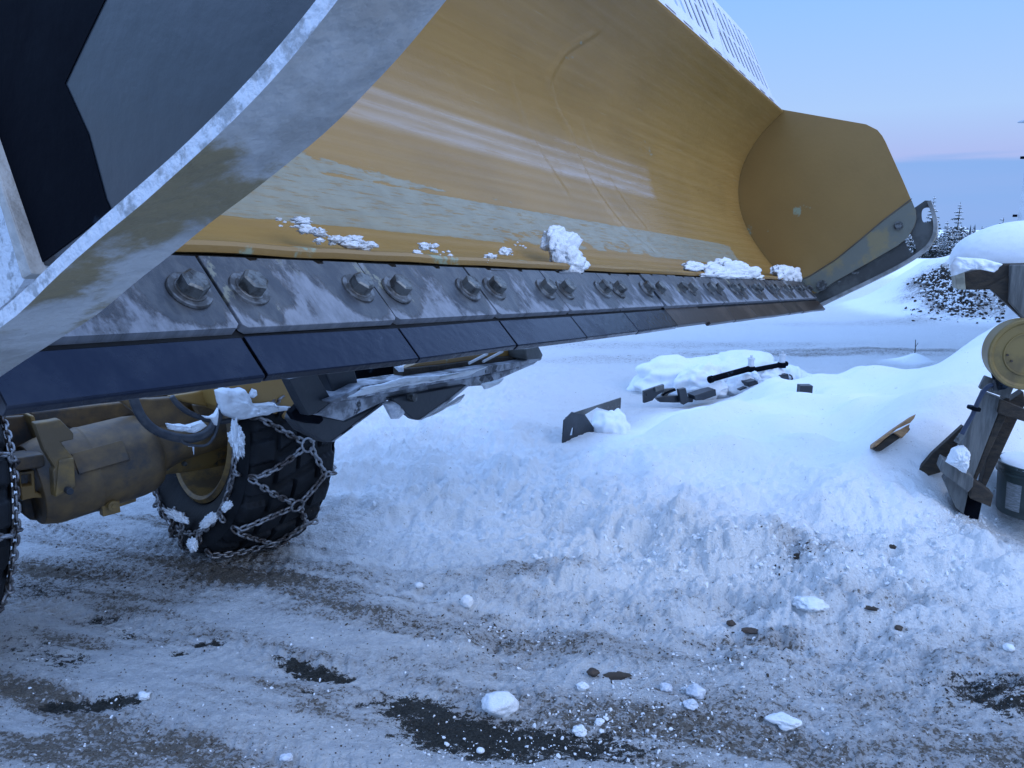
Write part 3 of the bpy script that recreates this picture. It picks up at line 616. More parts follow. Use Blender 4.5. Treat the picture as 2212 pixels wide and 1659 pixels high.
back.obj('back_beam', 'black', plow, bevel=.006)
for k in np.linspace(-.6, 12.6, 9):
    r = MB(); sec = [(-.10, .09), (-.2, .1), (-.35, .24), (-.475, .45), (-.512, .64), (-.486, .785), (-.405, .93), (-.30, 1.03), (-.36, 1.03), (-.58, .82), (-.62, .55), (-.5, .26), (-.3, .06)]
    r.plate([sec], lambda x, y, k=k: loc(k, x - .012, y), A * .012); r.obj('rib', 'yellow', plow)
gp_ = MB(); gp_.box(loc(6, -.128, .0885), A * S * 7.0, E1 * .016, E2 * .006); gp_.obj('gap_shade', 'wooddark', plow)  # dark strip painting in the shadow and dirt between lip and plates
bb = MB(); bb.box(loc(6, -.118, .052), A * S * 7.0, (E1 - E2) * .055, (E1 + E2) * .007); bb.obj('backing_bar', 'black', plow)
# cutting edge: plates, bolts with washers, lower blocks
rnd = random.Random(4)
T1 = (E1 - E2) / math.sqrt(2); N1 = (E1 + E2) / math.sqrt(2)    # down the slope, out of the slope
for i in range(-1, 13):
    jit = rnd.uniform(-.0015, .0015) + (0.004 if i in (5,) else 0)
    c_ = loc(i + .5, 0, 0); top = loc(i + .5, -.0885, .0885)
    mb = MB(); g_ = .0022
    hw = S / 2 - g_
    # outline in (along, slope) with rounded lower corners and small notches in the top edge
    L_ = .1245 + jit
    o_ = [(-hw, 0)]
    for nx_ in (-.5, .5):
        cx_ = nx_ * S * .42; o_ += [(cx_ - .011, 0), (cx_ - .005, .006), (cx_ + .007, .006), (cx_ + .010, 0)]
    o_ += [(hw, 0), (hw, L_ - .006), (hw - .006, L_), (-hw + .006, L_), (-hw, L_ - .006)]
    mb.plate([o_], lambda x, y: top + A * x + T1 * y + N1 * (.006 + jit), -N1 * .014)
    pl = mb.obj('edge_plate', 'plate', plow, bevel=.0012)
    for s_, ph in ((.16, rnd.uniform(0, 1)), (.855, rnd.uniform(0, 1))):
        if i == -1 and s_ < .5: s_ = .17
        tl = rnd.uniform(-.05, .05)
        bc = loc(i + s_, -.0455, .0455) + N1 * .006 + T1 * rnd.uniform(-.002, .002); ax_ = N1 + A * tl * .6; ax_ /= np.linalg.norm(ax_)
        wb = MB(); wb.cyl(bc, bc + ax_ * .0045, .0300, .0288, n=40); wb.cyl(bc + ax_ * .0045, bc + ax_ * .006, .0215, .0205, n=40)
        wo = wb.obj('washer', 'washer', pl, bevel=.0008)
        hb = MB(); hb.cyl(bc + ax_ * .005, bc + ax_ * .0215, .0190, .0190, n=6, ph=ph); hb.cyl(bc + ax_ * .0215, bc + ax_ * .0235, .0186, .0150, n=6, ph=ph)
        cr_ = np.cross(ax_, A); cr_ /= np.linalg.norm(cr_); cr2 = np.cross(ax_, cr_)
        for q in range(6):      # raised grade dashes on the head
            w_ = q * math.pi / 3 + ph; d_ = cr_ * math.cos(w_) + cr2 * math.sin(w_); e_ = np.cross(ax_, d_)
            hb.box(bc + ax_ * .0236 + d_ * .0095, d_ * .0032, e_ * .0006, ax_ * .0004)
        hb.obj('bolt_head', 'bolt', pl, bevel=.0009)
for i in range(-1, 13):
    mb = MB(); off = -.004 if i == 5 else (.003 if i >= 6 else 0)
    hw = S / 2 - (.0024 if i < 3 else .0012)
    c0 = loc(i + .5, .004, -.0075) + T1 * off
    L_ = .064; ch_ = rnd.uniform(.001, .003); sec = [(0, 0), (L_ - ch_, 0), (L_, ch_), (L_, .013), (L_ - .004, .017), (0, .017)]; tl_ = rnd.uniform(-.0016, .0016); c0 = c0 + N1 * rnd.uniform(-.0008, .0008)
    vs = [c0 + A * s_ * hw + T1 * (x + s_ * tl_) - N1 * y for s_ in (-1, 1) for x, y in sec]; m_ = len(sec)
    mb.add(vs, [(j, (j + 1) % m_, m_ + (j + 1) % m_, m_ + j) for j in range(m_)] + [tuple(range(m_))[::-1], tuple(range(m_, 2 * m_))])
    mb.obj('blade_block', 'blockrust' if i >= 5 else 'block', plow, bevel=.0012, label='brown rusty blade block' if i >= 5 else None)
rb = MB(); rb.box(loc(6, -.03, .010), A * S * 6.98, T1 * .06, N1 * .006); rb.obj('rubber_core', 'rubber', plow)
# far end plate, nearly flat in the k = 13 plane
def kpl(k, pts): return lambda x, y: loc(k, x, y)
EPL = [(-.15, .075), (-.08, .03), (-.01, .03), (.079, .095), (.25, .21), (.38, .30), (.425, .345), (.449, .40), (.455, .44), (.449, .483), (.373, .639), (.268, .845), (.25, .875), (.224, .906), (.165, .939), (-.276, 1.046), (-.31, 1.03), (-.42, .93), (-.51, .78), (-.53, .64), (-.49, .43), (-.36, .22), (-.2, .09)]
def endmat():
    return MAT('end_plate_yellow', tuple(v * .9 for v in YEL), tuple(v * .8 for v in YEL), sc=3, lo=.3, hi=.7, rough=.45, bump=.0006, bsc=60, c3=GREY, s3=3, lo3=.63, hi3=.66)
M['end'] = endmat()
ep = MB(); ep.plate([EPL], kpl(13.02, 0), A * .012); epo = ep.obj('end_plate', 'end', plow, bevel=.0015)
# worn strip along the bottom of the end plate: a doubler plate with bare metal look
M['endworn'] = MAT('scraped_end_plate', (.15, .155, .125), (.23, .19, .10), sc=5, lo=.5, hi=.62, rough=.5, bump=.001, bsc=50, c3=(.13, .13, .11), s3=7, lo3=.6, hi3=.66)
w = MB(); w.plate([[(-.05, .055), (.0, .03), (.079, .095), (.25, .21), (.38, .30), (.425, .345), (.449, .40), (.455, .44), (.449, .483), (.425, .535), (.38, .50), (.30, .43), (.20, .33), (.08, .215), (-.05, .12), (-.13, .083)]], kpl(13.01, 0), A * .006)
w.obj('wear_strip', 'endworn', plow, bevel=.001)
sm = MB(); sm.tube([loc(13.005, x, y) for x, y in ((.425, .545), (.38, .505), (.30, .435), (.20, .335), (.08, .22), (-.05, .125), (-.125, .088))], .0025, 6); sm.obj('weld_seam', 'shoedark', plow)
wj = MB(); wj.tube([loc(12.985, x * 1.0 + .004, y) for x, y in zip(fx, fy)], .004, 6); wj.obj('weld_bead', 'yellow', plow)
for (x, y, r_) in ((.375, .405, .017), (.02, .075, .022)):
    bo = MB(); p = loc(12.99, x, y); bo.cyl(p, p - A * .014, r_, n=6); bo.cyl(p + A * .002, p - A * .004, r_ * 1.35, n=24); bo.obj('bolt_head', 'bolt', epo, bevel=.001)
# skid shoes (far, near): plate with slots and a curved flange along its edge
M['farrim'] = MAT('worn_rim_steel', (.30, .31, .31), (.16, .165, .16), sc=9, rough=.5)
FARF = cat(np.array([(-.03, -.072), (.12, .015), (.311, .128), (.43, .205), (.517, .280), (.549, .335), (.558, .39), (.543, .462), (.513, .536)]), 6)
NEARF = cat(np.array([(-.06, -.070), (.044, -.024), (.182, .033), (.304, .094), (.409, .145), (.486, .190), (.545, .235), (.600, .290), (.640, .36), (.655, .44)]), 6)
def oval(cx_, cy_, hx, hy, rot=0, n=20):
    o = []
    for i in range(n):
        w_ = 2 * math.pi * i / n; x = math.copysign(abs(math.cos(w_)) ** .75, math.cos(w_)) * hx; y = math.copysign(abs(math.sin(w_)) ** .75, math.sin(w_)) * hy
        o.append((cx_ + x * math.cos(rot) - y * math.sin(rot), cy_ + x * math.sin(rot) + y * math.cos(rot)))
    return o
def flange(F, k0, k1_, th, inner=1):
    mb = MB(); F = np.array(F); d = np.gradient(F, axis=0); d /= np.hypot(*d.T)[:, None]; nn = np.stack([-d[:, 1], d[:, 0]], 1) * th
    n_ = len(F); cols = 14; vs = []
    for i in range(n_):
        for j in range(cols + 1):
            k = k0 + (k1_ - k0) * j / cols; w_ = .0016 * mn.noise(Vector((F[i][0] * 14, F[i][1] * 14, k * 8))); vs.append(loc(k, F[i][0] + nn[i][0] * w_ / th, F[i][1] + nn[i][1] * w_ / th))
    for i in range(n_):
        for j in range(cols + 1): vs.append(loc(k0 + (k1_ - k0) * j / cols, F[i][0] + nn[i][0], F[i][1] + nn[i][1]))
    c = cols + 1; o = n_ * c
    fs = [(i * c + j, i * c + j + 1, (i + 1) * c + j + 1, (i + 1) * c + j) for i in range(n_ - 1) for j in range(cols)]
    fs += [tuple(o + q for q in f[::-1]) for f in fs]
    mb.add(vs, fs, 0)
    e = []
    for i in range(n_ - 1):
        for j in (0, cols): e.append((i * c + j, (i + 1) * c + j, o + (i + 1) * c + j, o + i * c + j))
    for j in range(cols):
        for i in (0, n_ - 1): e.append((i * c + j, i * c + j + 1, o + i * c + j + 1, o + i * c + j))
    mb.add(vs, e, 1); return mb
fl = flange(FARF, 13.04, 13.30, .018); far_shoe = fl.obj('skid_shoe', ['shoe', 'farrim'], plow, smooth='auto')
o_ = [(p[0], p[1]) for p in FARF] + [(.485, .538), (.455, .514), (.40, .47), (.25, .36), (.05, .16), (-.03, .06)]
h1 = oval(.500, .462, .024, .040, .15); h2 = oval(.436, .318, .020, .058, .42)
sp_ = MB(); sp_.plate([o_, h1, h2], kpl(13.13, 0), A * .012); sp_.obj('shoe_plate', 'shoedark', far_shoe, bevel=.001)
fl = flange(NEARF, -1.20, -1.0, .011); near_shoe = fl.obj('skid_shoe', ['shoe', 'frost'], plow, smooth='auto', label='near curved shoe with frosty edge')
# near end plate (seen from outside)
def onkp(u, v, k):
    p = onpl(u, v, loc(k, 0, 0), A) - P0; return (float(p @ E1), float(p @ E2))
NPL = [(-.10, .03), (0, .012), (.182, .050), (.304, .108), (.409, .160), (.486, .206), (.545, .252), (.60, .31), (.63, .4), (.56, .60), (.40, .85), (.25, 1.0), (-.276, 1.046), (-.42, .93), (-.51, .78), (-.53, .64), (-.49, .43), (-.36, .22), (-.2, .09)]
q0 = onkp(65, 585, -1.06); q1 = onkp(0, 395, -1.06); NPLT = [q0, (.304, .108), (.409, .160), (.486, .206), (.545, .252), (.60, .31), (.63, .4), (.56, .60), (.40, .85), (.25, 1.0), (-.05, .95), (q0[0] + 5 * (q1[0] - q0[0]), q0[1] + 5 * (q1[1] - q0[1])), (q0[0] + 2 * (q1[0] - q0[0]), q0[1] + 2 * (q1[1] - q0[1]))]
np_ = MB(); np_.plate([NPLT], kpl(-1.06, 0), A * .012); npo = np_.obj('end_plate', 'panel', plow, bevel=.001, label='dark glossy outer side of the near end plate')
rb = MB(); rb.plate([[onkp(u, v, -1.04) for u, v in ((-260, 250), (0, 400), (62, 590), (30, 640), (-40, 700), (-260, 760))]], kpl(-1.04, 0), A * .008); rb.obj('pale_cover', 'frost', plow)  # pale sheet added to hide the yellow behind, in place of snowy ground
rb = MB(); rb.plate([[onkp(u, v, -1.0628) for u, v in ((66, 583), (100, 560), (240, 455), (228, 430), (190, 290), (140, 180), (180, 95), (226, 0), (300, -160), (-200, -250), (-140, 0), (-30, 318), (2, 392))]], kpl(-1.0628, 0), A * .0007)
rb.obj('bracket_shade', 'deepblack', plow)  # thin black sheet painting the shaded recess onto the end plate
ed = MB(); e0, e1_ = onkp(68, 592, -1.10), onkp(0, 392, -1.10); ed.plate([[e0, e1_, (2.2 * e1_[0] - 1.2 * e0[0], 2.2 * e1_[1] - 1.2 * e0[1]), (2.2 * e1_[0] - 1.2 * e0[0] - .010, 2.2 * e1_[1] - 1.2 * e0[1] - .004), (e1_[0] - .010, e1_[1] - .004), onkp(46, 604, -1.10)]], kpl(-1.10, 0), A * .03); ed.obj('bracket_edge', 'shoe', plow, bevel=.002)
# light-coloured perforated deflector on the top edge
DP, DQ = np.array([-.289, 1.045]), np.array([-.533, 1.5]); DL = np.hypot(*(DQ - DP)); DD = (DQ - DP) / DL
def dfn(k, s_): return loc(k, *(DP + DD * s_))
SL = .17
def slot(k, s0, s1, hw=.062):
    sk = .9
    o = []
    for (s_, sg) in ((s0, -1), (s1, 1)):
        kc = k + (s_ - s0) * sk
        for w_ in np.linspace(0, math.pi, 7): o.append((kc + sg * -1 * hw * math.cos(w_) * -1 if sg > 0 else kc - hw * math.cos(w_), s_ + sg * .007 * math.sin(w_)))
    return o
def panel(ka, kb, ta, tb, slots, name='deflector_panel'):
    holes = []
    for k in slots[0]: holes.append(slot(k, .110, .258))
    for k in slots[1]: holes.append(slot(k, .292, .455))
    mb = MB(); o_ = [(ka, .045), (kb, .045)] + tb + ta
    nrm = np.cross(A, E1 * DD[0] + E2 * DD[1]); mb.plate([o_] + holes, dfn, nrm * .004 * (-1 if nrm @ E1 > 0 else 1))
    return mb.obj(name, 'white', plow)
panel(9.67, 12.74, [(11.0, .515)], [(12.83, .10), (13.05, .30), (13.22, .44), (13.18, .475), (13.08, .497), (12.9, .507)], (list(np.arange(10.12, 12.75, .31)), list(np.arange(10.72, 12.9, .31))))
panel(6.6, 9.655, [(7.9, .515)], [(10.98, .515)], (list(np.arange(6.85, 9.6, .31)), list(np.arange(7.4, 10.25, .31))))
panel(3.5, 6.585, [(4.8, .515)], [(7.88, .515)], (list(np.arange(3.75, 6.5, .31)), list(np.arange(4.3, 7.1, .31))))
panel(.4, 3.485, [(1.7, .515)], [(4.78, .515)], (list(np.arange(.65, 3.4, .31)), list(np.arange(1.2, 4.0, .31))))
nr = np.cross(A, E1 * DD[0] + E2 * DD[1]); nr *= (1 if nr @ E1 > 0 else -1)
mb = MB(); hs = []
for k in np.arange(-.7, 12.8, .645): hs.append(slot(k, .006, .0062, .001)) if False else None
bar = []
kq = np.arange(-.75, 12.75, .645)
for k in kq:
    o = []
    for cxx, sg in ((k + .32, 1), (k, -1)):
        for w_ in np.linspace(-math.pi / 2, math.pi / 2, 5): o.append((cxx + sg * .035 * math.cos(w_), .012 + sg * .0075 * math.sin(w_)))
    bar.append(o)
mb.plate([[(-.95, -.012), (12.98, -.012), (12.90, .043), (-.95, .043)]] + bar, lambda k, s_: dfn(k, s_) + nr * .007, -nr * .006)
mb.obj('mounting_strip', 'white', plow)
b2 = MB(); b2.plate([[(8.4, .06), (12.7, .06), (13.0, .30), (13.1, .44), (12.9, .49), (9.6, .49)]], lambda k, s_: dfn(k, s_) - nr * .030, -nr * .003); b2.obj('dark_backing', 'wooddark', plow)
b2 = MB(); b2.box(loc(6, *(DP + DD * .022)) - nr * .003, A * S * 6.98, (E1 * DD[0] + E2 * DD[1]) * .018, nr * .002); b2.obj('strip_backing', 'yellow', plow)
rim_ = MB(); rim_.tube([loc(k, -.279, 1.040) for k in np.linspace(-1, 13, 30)], .004, 8); rim_.obj('top_edge', 'white', plow)
# ------------------------------------------------------------------ snow clinging to the plow
def clump(name, label, cat, blobs, mat='snow', group=None, sub=4):
    mb = MB()
    for b_ in blobs: mb.add(*blob(*b_[:2], **(b_[2] if len(b_) > 2 else {}), sub=sub))
    o = mb.obj(name, mat, None, smooth=True); return tag(o, label, cat, group)
def lipblob(k, y, hk, hh, d=.02, x=-.115, seed=0, **kw):
    return (loc(k, x, y), [A * hk * S, E1 * d + E2 * -.0, E2 * hh], dict(seed=seed, amp=.5, fr=1.7, fine=.16, **kw))
clump('snow_clump', 'tall white snow clump stuck upright on the lower lip at the middle of the blade', 'snow clump', [lipblob(3.62, .145, .24, .044, .022, seed=1), lipblob(3.76, .112, .22, .026, .026, seed=2), lipblob(3.50, .17, .16, .03, .02, x=-.13, seed=3)])
clump('snow_clump', 'long ragged row of snow on the lip, right of centre', 'snow clump', [lipblob(6.95, .128, .35, .020, .02, seed=4), lipblob(7.7, .122, .5, .025, .025, seed=5), lipblob(8.5, .132, .75, .038, .026, x=-.12, seed=6), lipblob(9.3, .123, .7, .032, .026, seed=7), lipblob(9.95, .105, .4, .02, .02, seed=8), lipblob(8.2, .105, 1.0, .018, .02, x=-.095, seed=9)])
clump('snow_clump', 'snow clump in the far corner beside the end plate', 'snow clump', [lipblob(12.0, .13, .8, .042, .03, seed=10), lipblob(12.6, .12, .45, .045, .035, seed=11), lipblob(11.6, .145, .4, .03, .02, x=-.13, seed=12)])
def crumbs(name, label, ks, seed, mat='snow'):
    r = random.Random(seed); b = []
    for k, y, n_ in ks:
        for i in range(n_ * 2):
            q = .002 + .009 * r.random() ** 3; b.append((loc(k + r.uniform(-.1, .1), -.118 - (y - .12) * .9 + r.uniform(-.003, .006), y + r.uniform(-.006, .006)), [A * q * r.uniform(1., 2.4), E1 * q * .7, E2 * q * .6], dict(seed=r.random() * 50, amp=.7, fine=.4)))
    return clump(name, label, 'snow crumbs', b, mat, 'snow crumbs on the lip of the blade', 3)
crumbs('snow_crumbs', 'crusty snow crumbs on the yellow lip, nearest to the curved shoe', [(.72, .150, 6), (.80, .140, 8), (.9, .125, 4)], 5)
crumbs('snow_crumbs', 'low ridge of snow crumbs on the lip, second from the curved shoe', [(1.03, .128, 10), (1.15, .125, 8)], 6)
crumbs('snow_crumbs', 'small snow crumbs beside a rusty spot on the yellow lip', [(1.78, .130, 6), (1.88, .118, 5), (1.7, .11, 3)], 7)
crumbs('snow_crumbs', 'little snow crumb left of the tall snow clump', [(2.75, .13, 6), (3.05, .15, 3), (2.45, .112, 4)], 8)
# ------------------------------------------------------------------ MOTOR GRADER
TH = math.radians(48); ND = np.array([math.cos(TH), math.sin(TH), 0]); MD = np.array([math.sin(TH), -math.cos(TH), 0]); ZU = np.array([0, 0, 1.])
grader = thing('motor_grader', 'dirty yellow road grader with chained front tyres, seen under the raised plow', 'grader', (-1.75, 3.35, 0))
r_t, w_t = .53, .46
def tyre_profile(a_):
    """radius of the carcass at axial position a_ in -1..1"""
    return r_t * (1 - .035 * abs(a_) ** 3 - .10 * max(0, abs(a_) - .86) / .14)
def make_wheel(c, lean, az, first=None, seed=0):
    n = np.array([math.cos(az) * math.cos(lean), math.sin(az) * math.cos(lean), math.sin(lean)]); h = np.array([-math.sin(az), math.cos(az), 0]); up = np.cross(n, h); up *= np.sign(up[2])
    Mx = Matrix(((n[0], h[0], up[0]), (n[1], h[1], up[1]), (n[2], h[2], up[2]))).to_4x4()   # local x = axle, towards the far side
    if np.linalg.det(np.array(Mx)[:3, :3]) < 0: pass
    if first is not None:
        wo = first.copy(); COL.objects.link(wo); wo.parent = grader
        for ch in list(first.children):
            c_ = ch.copy(); COL.objects.link(c_); c_.parent = wo
    else:
        def sv(x, R, ph): return (x, R * math.cos(ph), R * math.sin(ph))
        mb = MB(); m_ = 64
        prof = [(-.17, .285), (-.185, .29), (-.20, .272), (-.19, .255), (-.12, .245), (-.02, .225), (.03, .20), (.05, .12), (.05, .0)]
        back_ = [(.17, .285), (.185, .29), (.2, .272), (.19, .255), (.10, .245), (.06, .2), (.055, .0)]
        for pf in (prof, back_):
            vs = [sv(x, R, 2 * math.pi * j / m_) for x, R in pf for j in range(m_)]
            mb.add(vs, [(i * m_ + j, i * m_ + (j + 1) % m_, (i + 1) * m_ + (j + 1) % m_, (i + 1) * m_ + j) for i in range(len(pf) - 1) for j in range(m_)])
        mb.cyl((-.02, 0, 0), (-.20, 0, 0), .085, n=24)
        for q in range(10): w_ = q * math.pi / 5; mb.cyl((.03, .14 * math.cos(w_), .14 * math.sin(w_)), (-.01, .14 * math.cos(w_), .14 * math.sin(w_)), .014, n=6)
        wo = mb.obj('wheel', 'rim', None, smooth='auto'); COL.objects.unlink(wo); COL.objects.link(wo)
        cc = wo.location.copy()
        for v in wo.data.vertices: v.co += cc
        wo.location = (0, 0, 0); wo.parent = grader
        # tyre carcass with tread lugs
        m_ = 540; side = [(-.165, .288), (-.19, .30), (-.215, .34), (-.232, .40), (-.228, .45), (-.215, .49)]
        ax = np.linspace(-.93, .93, 60)
        rows = [(x, R, 0) for x, R in side] + [(a_ * w_t / 2, None, a_) for a_ in ax] + [(-x, R, 0) for x, R in side[::-1]]
        P = 2 * math.pi * np.arange(m_) / m_; vs = []
        for x, R, a_ in rows:
            if R is not None: Rr = np.full(m_, R)
            else:
                pitch = 22; t_ = P / (2 * math.pi) * pitch; s = abs(a_)
                if s < .42: t2 = t_ + (a_ * .9); lug = (np.abs((t2 % 1) - .5) < .36) & (abs(s - .22) < .185)
                else: t2 = t_ + .5 + a_ * .35; lug = (np.abs((t2 % 1) - .5) < .33) & (s > .50)
                Rr = tyre_profile(a_) - .022 * (~lug)
                Rr = np.convolve(np.r_[Rr[-1:], Rr, Rr[:1]], [.25, .5, .25], 'valid')
            for j in range(m_): vs.append((x, Rr[j] * math.cos(P[j]), Rr[j] * math.sin(P[j])))
        ty = grid_obj('tyre', np.array(vs), len(rows), m_, M['rubber'], None, wrap=True, smooth=True); ty.data.set_sharp_from_angle(angle=math.radians(40)); ty.parent = wo; ty.location = (0, 0, 0)
        # snow chain: side rings, cross diamonds, big joining rings
        ch = MB()
        def surf(a_, ph):
            if abs(a_) <= 1: R = tyre_profile(a_) + .010; x = a_ * w_t / 2
            else: R = r_t * .865 - (abs(a_) - 1) * .10; x = math.copysign(w_t / 2 + .012, a_)
            return np.array([x, R * math.cos(ph), R * math.sin(ph)])
        def nor(a_, ph):
            if abs(a_) > .97: return np.array([math.copysign(1, a_), .2 * math.cos(ph), .2 * math.sin(ph)]) / 1.02
            return np.array([0, math.cos(ph), math.sin(ph)])
        def link(p, d, nn, q, rr=.0058, Lh=.0195, Wh=.0105):
            d = d / np.linalg.norm(d); s_ = np.cross(nn, d); s_ /= np.linalg.norm(s_); nn = np.cross(d, s_)
            sd_ = s_ if q % 2 == 0 else nn
            pts = []
            for sg in (1, -1):
                for w_ in np.linspace(-math.pi / 2, math.pi / 2, 5): pts.append(p + d * sg * (Lh - Wh + Wh * math.cos(w_)) + sd_ * sg * Wh * math.sin(w_))
            ch.tube(pts, rr, 5, closed=True)
        def run(a0, p0, a1, p1, wob=0):
            L_ = np.linalg.norm(surf(a1, p1) - surf(a0, p0)) ; n_ = max(2, int(round(L_ * 1.03 / .0300)))
            for i in range(n_):
                t = (i + .5) / n_; t2 = t + .02; sag = wob * math.sin(math.pi * t)
                p = surf(a0 + (a1 - a0) * t, p0 + (p1 - p0) * t + sag); p_ = surf(a0 + (a1 - a0) * t2, p0 + (p1 - p0) * t2 + wob * math.sin(math.pi * t2))
                nn = nor(a0 + (a1 - a0) * t, p0 + (p1 - p0) * t); link(p + nn * .004, p_ - p, nn, i)
        def ring(a_, ph, R=.030, rr=.0055):
            p = surf(a_, ph); nn = nor(a_, ph); x = np.cross(nn, np.array([1, .1, 0])); x /= np.linalg.norm(x); y = np.cross(nn, x)
            ch.tube([p + nn * .010 + R * (math.cos(w_) * x + math.sin(w_) * y) for w_ in np.linspace(0, 2 * math.pi, 21)[:-1]], rr, 6, closed=True)
        n_ = 12
        for i in range(n_):
            p = 2 * math.pi * i / n_; dp = 2 * math.pi / n_; rn = random.Random(i); w1, w2 = rn.uniform(-.03, .03), rn.uniform(-.03, .03)
            run(-1.35, p, -.95, p, 0); run(-.95, p, 0.03, p + dp / 2 - .03, w1); run(-.95, p, 0.03, p - dp / 2 + .03, w2)
            ring(.13, p + dp / 2)
            run(.23, p + dp / 2 + .03, .62, p + dp, 0); run(.23, p + dp / 2 - .03, .62, p, 0); run(.62, p, 1.3, p, 0)
            run(-1.38, p, -1.38, p + dp, .0); run(1.3, p, 1.3, p + dp, .0)
        for p in (4.5, 4.75):      # loose tail of the side chain
            for q in range(5): link(np.array([-w_t / 2 - .028, .40 * math.cos(p) , .40 * math.sin(p) - .026 * q + .05]), np.array([0.1, 0, 1.]), np.array([1., 0, 0]), q, Lh=.022)
        co = ch.obj('tyre_chain', 'chain', None, smooth=True); cc = co.location.copy()
        for v in co.data.vertices: v.co += cc
        co.location = (0, 0, 0); co.parent = wo
    Mx.translation = Vector(c) - grader.location
    wo.matrix_local = Mx @ Matrix.Scale(1.06, 4) @ Matrix.Rotation(seed, 4, 'X')
    return wo
WC = np.array([-1.42, 3.84, .552]); LEAN = -math.radians(10)
far_w = make_wheel(WC, LEAN, TH, seed=.12)
near_c = WC - ND * 1.40 + MD * .0
near_w = make_wheel(near_c, LEAN, TH, first=far_w, seed=.45)
QA = np.array([-1.75, 3.35, 0.]) ; NA = MD                       # plane through the axle
def gp(pts): return pts
def c7(x, y): return (x * .2, 840.6 + y * .2)
def c5(x, y): return (x * .36, 752.1 + y * .36)
def piece(name, pts, off, th, mat='grader_yellow', bev=.008, holes=(), conv=None, label=None, parent=None):
    if conv: pts = [conv(*p) for p in pts]; holes = [[conv(*p) for p in h] for h in holes]
    mb = MB(); traced(mb, pts, QA + MD * off, NA, th, holes=holes); return mb.obj(name, mat, parent or grader, bevel=bev, label=label)
a1 = onpl(225, 1003, QA + MD * .10, NA); a0 = onpl(95, 1040, QA + MD * .10, NA)
d_ = a1 - a0; d_ /= np.linalg.norm(d_); rr_ = 92 / FZ * ((a1 - CP) @ Fv)
a1 = onpl(330, 976, QA + MD * .10, NA)
mb = MB(); m_ = 40
t = np.array([0, 0, 1.]); x_ = np.cross(t, d_); x_ /= np.linalg.norm(x_); y_ = np.cross(d_, x_)
Ld = np.linalg.norm(a1 - a0); prof = [(-.05, .90), (0, .98), (.02, 1), (Ld * .35, 1.0), (Ld * .36, 1.02), (Ld * .38, 1.0), (Ld * .80, .99), (Ld * .90, .95), (Ld * .97, .85), (Ld * 1.02, .6), (Ld * 1.25, .45), (Ld * 1.9, .40)]
vs = [a0 + d_ * s_ + (x_ * math.cos(w_) + y_ * math.sin(w_)) * rr_ * R for s_, R in prof for w_ in np.linspace(0, 2 * math.pi, m_ + 1)[:-1]]
mb.add(vs, [(i * m_ + j, i * m_ + (j + 1) % m_, (i + 1) * m_ + (j + 1) % m_, (i + 1) * m_ + j) for i in range(len(prof) - 1) for j in range(m_)] + [tuple(range(m_))[::-1]])
# raised pads and ribs on the housing
for s_, w_, l_, h_ in ((.30, .35, .10, .045),):
    c_ = a0 + d_ * Ld * (s_ + .1) + (x_ * math.cos(-w_ + 3.0) + y_ * math.sin(-w_ + 3.0)) * rr_ * .985
    mb.box(c_, d_ * l_, np.cross(d_, x_ * math.cos(-w_ + 3.0) + y_ * math.sin(-w_ + 3.0)) * h_, (x_ * math.cos(-w_ + 3.0) + y_ * math.sin(-w_ + 3.0)) * .008)
ax_h = mb.obj('axle_housing', 'grader_dirty', grader, bevel=.004, smooth='auto')
plg = MB(); pc = onpl(242, 1091, QA + MD * (.10 + rr_ * .75), NA); plg.cyl(pc - MD * .05, pc + MD * .02, .022, n=20); plg.cyl(pc + MD * .02, pc + MD * .026, .011, n=6); plg.box(pc - MD * .03, ND * .035, MD * .02, ZU * .045); plg.obj('drain_plug', 'grader_yellow', ax_h, bevel=.002)
plg = MB(); traced(plg, [c7(*p) for p in ((960, 1290), (1130, 1220), (1475, 1160), (1475, 1212), (1260, 1285), (1190, 1330), (1060, 1320))], QA + MD * .12, NA, .06); plg.obj('lower_bracket', 'grader_yellow', grader, bevel=.004)
piece('frame_plate', [(330, 250), (1420, 130), (1520, 110), (1560, 470), (1500, 395), (1455, 300), (1390, 285), (1330, 320), (1305, 385), (1245, 385), (1240, 345), (1180, 330), (1110, 350), (1085, 395), (810, 445), (640, 380), (400, 420)], -.12, .03, conv=c7, mat='grader_dirty')
piece('frame_beam', [(-260, 330), (330, 100), (2200, -100), (2600, -60), (2212, 150), (1500, 330), (900, 420), (100, 600), (-260, 700)], -.25, .10, conv=c7, mat='grader_dirty')
piece('side_panel', [(-300, 330), (325, 285), (480, 690), (480, 705), (150, 760), (-300, 820)], -.06, .03, conv=c7, mat='grader_dirty')
piece('bracket_rib', [(320, 285), (372, 285), (495, 680), (470, 712)], .03, .10, conv=c7)
piece('cross_box', [(120, 755), (480, 700), (492, 845), (210, 885), (130, 860)], .24, .12, conv=c7, mat='grader_dirty')
piece('bracket', [(375, 370), (560, 345), (650, 325), (800, 478), (800, 545), (662, 575), (800, 745), (822, 1072), (592, 1172), (572, 885), (598, 855), (480, 665)], .33, .05, conv=c7)
piece('bracket_face', [(640, 765), (802, 742), (822, 1072), (600, 1175)], .342, .05, conv=c7)
piece('steering_bracket', [(205, 900), (370, 878), (385, 1110), (560, 1180), (380, 1175), (235, 1205)], .22, .05, conv=c7, holes=[[(228, 932), (338, 915), (345, 1040), (232, 1052)]])
piece('lower_link', [(235, 1210), (450, 1165), (600, 1175), (560, 1390), (420, 1425), (330, 1415), (250, 1350)], .06, .08, conv=c7, mat='grader_dirty')
bo = MB(); p = onpl(*c7(745, 1098), QA + MD * .36, NA); bo.cyl(p - MD * .02, p + MD * .016, .014, n=8); bo.obj('bolt_head', 'black', grader, bevel=.002)
